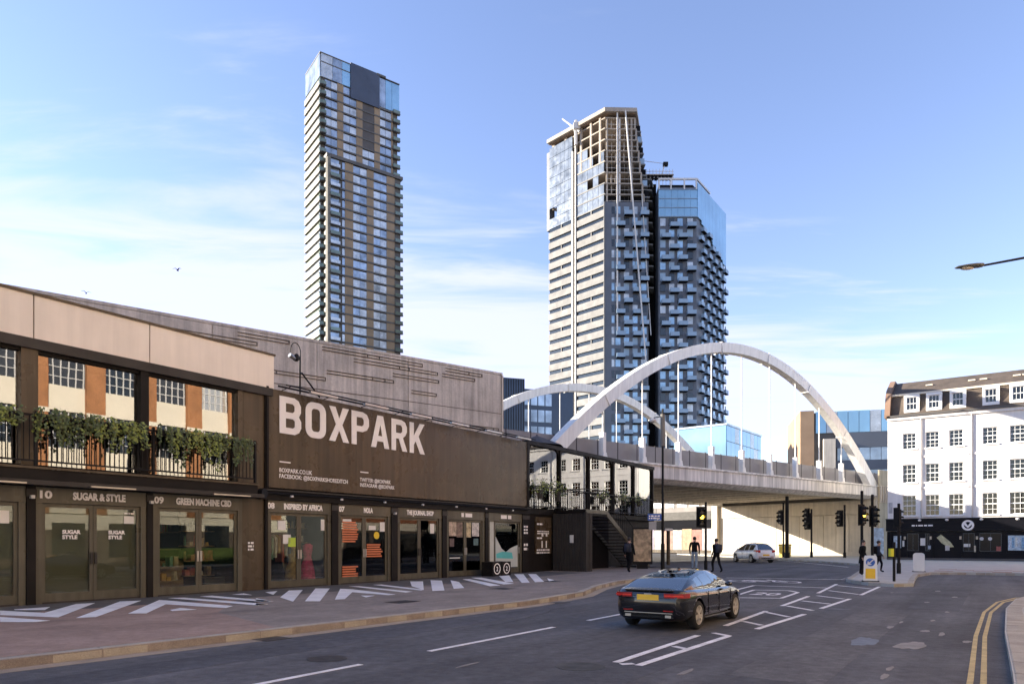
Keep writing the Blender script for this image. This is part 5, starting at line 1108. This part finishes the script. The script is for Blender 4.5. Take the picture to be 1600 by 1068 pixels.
# two birds far up in the sky
for k, (px, pz, py, lb) in enumerate(((-38.0, 32.4, 80, 'small dark bird high in the sky left of the slender tower'), (-48.4, 29.8, 80, 'small dark bird low in the sky just above the gallery roof'))):
    b = thing('bird', lb, 'bird', (px, py, pz), R(40*k)); s = .42
    MB().sphere((0, 0, 0), .1*s*2, .28*s*2, .09*s*2, 8, 6).build('body', iron, b)
    m = MB(); m.add([(0, .12, .05), (.55*s, .05, .28), (1.2*s, -.15, .12), (.5*s, -.18, .2), (0, -.15, .04), (0, .12, .02), (.55*s, .05, .25), (1.2*s, -.15, .1), (.5*s, -.18, .17), (0, -.15, .01)], [(0, 1, 3, 4), (1, 2, 3), (5, 9, 8, 6), (6, 8, 7), (0, 5, 6, 1), (1, 6, 7, 2), (2, 7, 8, 3), (3, 8, 9, 4)]); me = m.mesh('wing', iron)
    link('wing', me, b); w2 = link('wing', me, b, (0, 0, 0), 0, (-1, 1, 1))
# ================================================================== cars
def interp(tab, x):
    for (a, va), (b, vb) in zip(tab, tab[1:]):
        if a <= x <= b:
            t = (x - a)/(b - a); t = t*t*(3 - 2*t) if False else t
            return va + (vb - va)*t
    return tab[0][1] if x < tab[0][0] else tab[-1][1]
def solidify(me, mat):
    return me
def make_car(name, label, loc, heading, S, paint, glassm, p, plate, rimm):
    """x forward, y left; p holds the profile tables"""
    t = thing(name, label, 'car', loc, heading); t.scale = (S, S, S)
    xs = [p['x0'] + (p['x1'] - p['x0'])*i/44 for i in range(45)]
    rings = []
    for x in xs:
        w = interp(p['w'], x); zb = interp(p['zb'], x); zt = interp(p['zt'], x); h = zt - zb; cr = interp(p['crown'], x)
        half = [(0, zb), (w*.80, zb), (w*.93, zb + .05*h + .03), (w*.985, zb + .22*h), (w*1.0, zb + .45*h), (w*.99, zb + .62*h), (w*1.0, zb + .78*h), (w*.965, zb + .92*h), (w*.88, zt), (w*.6, zt + cr*.75), (w*.3, zt + cr*.95)]
        ring = half + [(0, zt + cr)] + [(-a, b) for a, b in half[1:][::-1]]
        rings.append([(x, a, b) for a, b in ring])
    n = len(rings[0]); vs = [v for r in rings for v in r]; fs = []
    for i in range(len(rings) - 1):
        for k in range(n): fs.append((i*n+k, i*n+(k+1) % n, (i+1)*n+(k+1) % n, (i+1)*n+k))
    fs += [tuple(range(n)), tuple(range((len(rings)-1)*n, len(rings)*n))]
    body = MB().add(vs, fs).build('body', paint, t, True)
    cut = MB(); 
    for wx in (p['rw'], p['fw']): cut.cyl((wx, -1.4, p['wr'] + .01), (wx, -.62, p['wr'] + .01), p['wr']*1.14, n=28); cut.cyl((wx, .62, p['wr'] + .01), (wx, 1.4, p['wr'] + .01), p['wr']*1.14, n=28)
    co = cut.build('cutter', rubber, t); md = body.modifiers.new('arches', 'BOOLEAN'); md.object = co; md.operation = 'DIFFERENCE'; md.solver = 'EXACT'
    bpy.context.view_layer.update(); dg = bpy.context.evaluated_depsgraph_get(); nm = bpy.data.meshes.new_from_object(body.evaluated_get(dg)); body.modifiers.clear(); body.data = nm; bpy.data.objects.remove(co)
    if len(nm.materials) > 1: nm.materials.pop()
    for q in nm.polygons: q.material_index = 0
    # cabin
    gx0, gx1 = p['cab'][0][0], p['cab'][-1][0]; m = 36; cxs = [gx0 + (gx1 - gx0)*i/m for i in range(m + 1)]; rr = []
    for x in cxs:
        zt = interp(p['cab'], x); zbelt = interp(p['zt'], x) + interp(p['crown'], x)*.15 - .02; wb_ = interp(p['w'], x)*.90; f = max(0.0, min(1.0, (zt - zbelt)/.42)); wt = wb_ - (.25*f) - .01; cz = .035*f
        hs = [(wb_, zbelt), (wb_ - .08*f, zbelt + (zt - zbelt)*.42), (wt + .03, zbelt + (zt - zbelt)*.86), (wt - .05, zt), (wt*.6, zt + cz*.8), (0, zt + cz)]
        rr.append([(x, a, b) for a, b in hs] + [(x, -a, b) for a, b in hs[:-1][::-1]])
    n = len(rr[0]); vs = [v for r in rr for v in r]
    groups = {'roof': [], 'rear_window': [], 'windscreen': [], 'side_window': [], 'side_window_r': [], 'pillar': []}
    for i in range(m):
        xm = (cxs[i] + cxs[i+1])/2
        for k in range(n - 1):
            fc = (i*n+k, i*n+k+1, (i+1)*n+k+1, (i+1)*n+k); side = k in (0, 1) or k in (n-2, n-3)
            if side:
                s0, s1 = p['side']; zt = interp(p['cab'], xm); ok = s0 < xm < s1 and not any(abs(xm - q) < .045 for q in p['pill'])
                groups[('side_window' if k < 3 else 'side_window_r') if ok else 'pillar'].append(fc)
            elif k in (2, n - 4): groups['pillar'].append(fc)
            else: groups['rear_window' if xm < p['rg'] else ('windscreen' if xm > p['wg'] else 'roof')].append(fc)
    for g, fl in groups.items():
        if not fl: continue
        used = sorted({i for f in fl for i in f}); mp_ = {a: b for b, a in enumerate(used)}
        MB().add([vs[i] for i in used], [tuple(mp_[i] for i in f) for f in fl]).build(g.replace('_r', '') if g == 'side_window_r' else g, glassm if 'window' in g or 'wind' in g else paint, t, True)
    B('cabin_interior', void_m, gx0 + .5, gx1 - .6, -.55, .55, .5, interp(p['zt'], 0) + .02, t)
    for sx in (-.35, .45):
        for sy in (-.35, .35): B('headrest', void_m, sx, sx + .1, sy - .13, sy + .13, .95, 1.17, t)
    # wheels
    r = p['wr']
    for wx in (p['rw'], p['fw']):
        for sd in (-1, 1):
            ty = MB().lathe([(r*.66, -.1), (r*.9, -.115), (r, -.08), (r, .08), (r*.9, .115), (r*.66, .1)], 28).build('wheel', rubber, t, True); ty.location = (wx, sd*(p['wy']), r)
            if sd > 0: ty.rotation_euler = (0, 0, math.pi)
            rm = MB().lathe([(r*.60, -.07), (r*.64, -.108), (r*.69, -.108), (r*.69, -.09)], 28)
            for k in range(10):
                a = 2*math.pi*k/10 + (.12 if k % 2 else -.12); c, s_ = math.cos(a), math.sin(a); pw = .028
                rm.add([(c*.05 - s_*pw, -.1, s_*.05 + c*pw), (c*.05 + s_*pw, -.1, s_*.05 - c*pw), (c*r*.64 + s_*pw*.8, -.104, s_*r*.64 - c*pw*.8), (c*r*.64 - s_*pw*.8, -.104, s_*r*.64 + c*pw*.8),
                        (c*.05 - s_*pw, -.07, s_*.05 + c*pw), (c*.05 + s_*pw, -.07, s_*.05 - c*pw), (c*r*.64 + s_*pw*.8, -.07, s_*r*.64 - c*pw*.8), (c*r*.64 - s_*pw*.8, -.07, s_*r*.64 + c*pw*.8)],
                       [(0, 1, 2, 3), (4, 7, 6, 5), (0, 4, 5, 1), (1, 5, 6, 2), (2, 6, 7, 3), (3, 7, 4, 0)])
            rm.cyl((0, -.105, 0), (0, -.06, 0), .065, n=12); rm.build('rim', rimm, ty); MB().cyl((0, -.05, 0), (0, .05, 0), r*.62, n=24).build('brake_disc', M('dark brake', (.03, .03, .03), .5), ty)
    x0 = p['x0']; red = M('tail lamp red', (.75, .03, .02), .2, .1, 3, coat=.6); redd = M('tail lamp dark red', (.32, .015, .012), .15, .1, 3, coat=.6)
    for sd in (-1, 1):
        z0, z1 = p['tl']; y0, y1 = p['tly']
        MB().prism([(x0 - .012, sd*y0), (x0 - .01, sd*(y0 + (y1 - y0)*.6)), (x0 + .07, sd*(y1 + .035)), (x0 + .34, sd*(y1 + .10)), (x0 + .36, sd*(y1 - .05)), (x0 + .12, sd*(y1 - .12)), (x0 + .06, sd*y0)], z0, z1).build('tail_light', redd, t)
        MB().prism([(x0 - .022, sd*(y0 + .02)), (x0 - .02, sd*(y0 + (y1 - y0)*.6)), (x0 + .06, sd*(y1 + .05)), (x0 + .12, sd*(y1 - .06)), (x0 + .05, sd*(y0 + .02))], z0 + (z1 - z0)*.3, z0 + (z1 - z0)*.62).build('tail_light_bar', red, t)
        mi = MB().sphere((p['mir'], sd*(p['wy'] + .16), p['mz']), .09, .1, .065, 10, 6).build('door_mirror', paint, t, True)
        wdt = interp(p['w'], 0)
        for dx in p['doors']: B('door_gap', void_m, dx - .006, dx + .006, sd*(wdt - .01), sd*(wdt + .003), .32, interp(p['zt'], dx) - .06, t)
        for dx in p['doors'][1:]: B('door_handle', paint if p.get('hp') else chrome, dx - .34 + .12, dx - .12 + .02, sd*(wdt - .01), sd*(wdt + .025), .74, .775, t)
        B('sill_trim', chrome, p['rw'] + .45, p['fw'] - .45, sd*(wdt*.955), sd*(wdt*.985), .235, .255, t)
    B('number_plate', plate, x0 - .012, x0 + .012, -.27, .27, p['pz'], p['pz'] + .13, t)
    B('bumper_trim', M('dark plastic', (.02, .02, .02), .6), x0 + .0, x0 + .1, -.62, .62, p['zb'][0][1] + .01, p['zb'][0][1] + .1, t)
    B('bumper_chrome', chrome, x0 - .008, x0 + .05, -.6, .6, p['zb'][0][1] + .11, p['zb'][0][1] + .125, t)
    for sd in (-1, 1): B('exhaust_tip', chrome, x0 - .01, x0 + .1, sd*.5 - .07, sd*.5 + .07, p['zb'][0][1] + .015, p['zb'][0][1] + .075, t)
    B('boot_lip', paint, x0 + .02, x0 + .12, -.6, .6, interp(p['zt'], x0 + .07) - .005, interp(p['zt'], x0 + .07) + .02, t)
    B('badge_strip', chrome, x0 - .012, x0 + .01, -.09, .09, p['tl'][1] - .03, p['tl'][1] - .01, t)
    MB().prism([(-.42, p['cab'][5][1] - .01), (-.22, p['cab'][5][1] + .02), (-.40, p['cab'][5][1] + .08), (-.44, p['cab'][5][1] + .08)], -.012, .012, 'y').build('roof_antenna', paint, t)
    for sd in (-1, 1): B('rear_reflector', redd, x0 - .006, x0 + .03, sd*.5 - .12, sd*.5 + .12, p['zb'][0][1] + .16, p['zb'][0][1] + .185, t)
    B('boot_lid_gap', void_m, x0 - .002, x0 + .02, -.55, .55, p['tl'][0] - .02, p['tl'][0] - .01, t)
    return t
coupe = dict(x0=-2.32, x1=2.36, rw=-1.40, fw=1.42, wr=.335, wy=.80, mir=.62, mz=.98, doors=(-.78, .02, .95), tl=(.775, .875), tly=(.40, .80), pz=.71, rg=-.62, wg=.38, side=(-1.25, .82), pill=(-.82, -.12), hp=1,
  w=[(-2.32, .70), (-2.26, .80), (-2.1, .87), (-1.6, .915), (-.5, .92), (.8, .92), (1.6, .905), (2.05, .84), (2.25, .72), (2.36, .5)],
  zb=[(-2.32, .30), (-2.2, .24), (-1.8, .2), (1.9, .19), (2.2, .22), (2.36, .3)],
  zt=[(-2.32, .86), (-2.26, .93), (-2.1, .955), (-1.6, .955), (-.8, .93), (.3, .915), (1.0, .91), (1.6, .85), (2.1, .74), (2.25, .66), (2.36, .55)],
  crown=[(-2.32, .0), (-2.1, .02), (-1.6, .03), (.9, .04), (1.8, .05), (2.36, .0)],
  cab=[(-2.08, .955), (-1.8, 1.05), (-1.4, 1.18), (-1.0, 1.255), (-.6, 1.31), (-.2, 1.335), (.15, 1.33), (.42, 1.285), (.8, 1.14), (1.15, .99), (1.25, .93)])
hatch = dict(x0=-2.05, x1=2.1, rw=-1.28, fw=1.30, wr=.32, wy=.78, mir=.68, mz=1.05, doors=(-.72, .1, 1.0), tl=(.80, 1.0), tly=(.48, .76), pz=.55, rg=-1.05, wg=.35, side=(-1.55, .85), pill=(-.85, -.05),
  w=[(-2.05, .72), (-1.98, .80), (-1.8, .86), (-1.3, .895), (.8, .895), (1.4, .88), (1.8, .8), (2.0, .66), (2.1, .48)],
  zb=[(-2.05, .32), (-1.9, .25), (1.7, .22), (2.1, .32)],
  zt=[(-2.05, .93), (-1.98, 1.0), (-1.5, 1.0), (.3, .96), (1.0, .97), (1.5, .9), (1.9, .78), (2.1, .6)],
  crown=[(-2.05, 0), (-1.6, .02), (1.0, .05), (1.7, .06), (2.1, 0)],
  cab=[(-1.99, 1.0), (-1.85, 1.14), (-1.65, 1.33), (-1.45, 1.44), (-1.0, 1.49), (-.3, 1.515), (.15, 1.49), (.45, 1.42), (.9, 1.2), (1.25, 1.02), (1.35, .97)])
black_paint = M('black car paint', (.006, .006, .008), .2, .1, 2, coat=.8, spec=.4)
white_paint = M('white car paint', (.86, .86, .87), .3, .03, 2, coat=.6)
tint = GLASS('tinted car glass', (.16, .18, .20), .2)
make_car('black_coupe', 'black coupe with yellow rear number plate driving away along the road', (3.55, 14.51, .006), BROT, .79, black_paint, tint, coupe, M('yellow plate', (.78, .48, .03), .4), M('alloy rim', (.62, .57, .48), .35, .05, 2, metal=.5))
make_car('white_hatchback', 'white hatchback turning under the bridge before the sunlit wall', (18.9, 55.2, .006), R(90 + 9), .98, white_paint, tint, hatch, M('yellow plate', (.78, .48, .03), .4), M('grey rim', (.2, .2, .2), .4, .05, 2, metal=.5))

# ================================================================== people
def person(label, loc, facing, H, top, legs, pose='walk', hair=hair_m, coat_long=False, bag=None, hood=False):
    t = thing('person', label, 'person', loc, facing); s = H/1.75
    sw = {'walk': .24, 'stand': .06, 'cross': .15}[pose]
    J = {'pel': (0, 0, .95, .155, .12), 'wai': (0, .01, 1.12, .14, .105), 'che': (0, .0, 1.32, .165, .115), 'nec': (0, -.02, 1.49, .062, .06), 'hea': (0, -.045, 1.62, .085, .1), 'top': (0, -.03, 1.71, .062, .075),
         'hl': (.095, 0, .90, .095, .095), 'kl': (.10, -sw*.75 - .03, .50, .066, .07), 'al': (.10, -sw*.7 + .02, .10, .045, .05), 'tl': (.11, -sw*.7 - .15, .045, .04, .035),
         'hr': (-.095, 0, .90, .095, .095), 'kr': (-.10, sw*.45 - .03, .50, .066, .07), 'ar': (-.10, sw*1.15 + .03, .13, .045, .05), 'tr': (-.11, sw*1.15 - .12, .05, .04, .035),
         'sl': (.19, 0, 1.42, .07, .075), 'el': (.245, sw*.3 + .03, 1.14, .05, .05), 'wl': (.235, sw*.1 - .08, .90, .035, .036), 'pl': (.23, sw*.05 - .11, .81, .03, .042),
         'sr': (-.19, 0, 1.42, .07, .075), 'er': (-.245, -sw*.2 + .05, 1.14, .05, .05), 'wr': (-.23, -sw*.5 - .05, .92, .035, .036), 'pr': (-.225, -sw*.6 - .08, .83, .03, .042)}
    names = list(J); E = [('pel', 'wai'), ('wai', 'che'), ('che', 'nec'), ('nec', 'hea'), ('hea', 'top'), ('pel', 'hl'), ('hl', 'kl'), ('kl', 'al'), ('al', 'tl'), ('pel', 'hr'), ('hr', 'kr'), ('kr', 'ar'), ('ar', 'tr'), ('che', 'sl'), ('sl', 'el'), ('el', 'wl'), ('wl', 'pl'), ('che', 'sr'), ('sr', 'er'), ('er', 'wr'), ('wr', 'pr')]
    me = bpy.data.meshes.new('body'); me.from_pydata([(J[k][0]*s, J[k][1]*s, J[k][2]*s) for k in names], [(names.index(a), names.index(b)) for a, b in E], [])
    o = link('body', me, t); o.modifiers.new('skin', 'SKIN')
    sk = me.skin_vertices[0].data
    for i, k in enumerate(names): sk[i].radius = (J[k][3]*s, J[k][4]*s); sk[i].use_root = (k == 'pel')
    sb_ = o.modifiers.new('sub', 'SUBSURF'); sb_.levels = 2; sb_.render_levels = 2
    bpy.context.view_layer.update(); dg = bpy.context.evaluated_depsgraph_get(); nm = bpy.data.meshes.new_from_object(o.evaluated_get(dg)); o.modifiers.clear(); o.data = nm
    nm.materials.clear()
    for m_ in (skin_m, top, legs, cloth_k): nm.materials.append(m_)
    for q in nm.polygons:
        z = q.center.z/s; x = abs(q.center.x)/s; q.use_smooth = True
        q.material_index = 0 if (z > 1.475 or (z < .885 and x > .19)) else (3 if z < .11 else (2 if z < (.62 if coat_long else .95) and x < .2 else 1))
    # five fingers on each hand
    for k, sd in (('pl', 1), ('pr', -1)):
        px, py, pz = [c*s for c in J[k][:3]]; fm = MB()
        for i in range(4): y = py + (i - 1.5)*.019*s; l = (.075, .085, .08, .06)[i]*s; fm.cyl((px, y, pz), (px - sd*.004, y - .006, pz - l*.55), .009*s, n=6); fm.cyl((px - sd*.004, y - .006, pz - l*.55), (px - sd*.02, y - .004, pz - l), .008*s, .006*s, n=6)
        fm.cyl((px, py - .03*s, pz + .03*s), (px - sd*.02, py - .06*s, pz - .02*s), .01*s, .008*s, n=6); fm.build('fingers', skin_m, t)
    hm = MB(); hm.sphere((0, -.015*s, 1.665*s), .092*s, .105*s, .098*s, 12, 8); ho = hm.build('hair', hair if not hood else top, t, True)
    fm = MB(); fm.sphere((0, -.135*s, 1.60*s), .014*s, .02*s, .02*s, 6, 4); fm.sphere((.088*s, -.03*s, 1.61*s), .012*s, .02*s, .03*s, 6, 4); fm.sphere((-.088*s, -.03*s, 1.61*s), .012*s, .02*s, .03*s, 6, 4); fm.build('nose_and_ears', skin_m, t)
    em = MB(); em.sphere((.03*s, -.125*s, 1.63*s), .011*s, .008*s, .008*s, 6, 4); em.sphere((-.03*s, -.125*s, 1.63*s), .011*s, .008*s, .008*s, 6, 4); em.box(-.025*s, .025*s, -.132*s, -.12*s, 1.557*s, 1.563*s); em.build('eyes_and_mouth', hair_m, t)
    if coat_long:
        cm = MB(); n = 16; vs = []; fs = []
        rows_ = [(1.12, .165, .13), (.95, .185, .15), (.75, .2, .18), (.6, .21, .2)]
        for z, rx, ry in rows_:
            for i in range(n): a = 2*math.pi*i/n; vs.append((rx*s*math.cos(a), ry*s*math.sin(a), z*s))
        for j in range(len(rows_) - 1):
            for i in range(n): fs.append((j*n+i, j*n+(i+1) % n, (j+1)*n+(i+1) % n, (j+1)*n+i))
        cm.add(vs, fs).build('coat_skirt', top, t, True)
    if bag: MB().prism(rounded(-.16*s, .16*s, 1.02*s, 1.45*s, .07*s), .11*s, .25*s, 'y').build('backpack', bag, t, True)
    return t
Z = .12
person('person in a dark jacket and pale jeans standing by the near traffic light', (9.75, 37.6, Z), R(160), 1.78, cloth_k, denim, 'stand')
person('person all in black stepping off the pavement right of the near traffic light', (10.75, 37.0, .0), R(-160), 1.80, cloth_k, cloth_k, 'walk', bag=cloth_n)
person('person in a long dark coat waiting beside the keep-left bollard', (15.75, 31.6, Z), R(35), 1.58, cloth_k, cloth_k, 'stand', coat_long=True)
person('person in a dark jacket walking across the refuge towards the pub', (18.0, 34.6, Z), R(75), 1.56, cloth_n, cloth_k, 'walk', bag=cloth_k)
person('person in black with a navy backpack walking past the outdoor staircase', (5.75, 34.6, Z), R(150), 1.72, cloth_k, cloth_k, 'walk', bag=cloth_n)
0 and person('person in dark clothes standing at the foot of the outdoor staircase', (7.0, 37.6, Z), R(20), 1.70, cloth_k, cloth_n, 'stand')
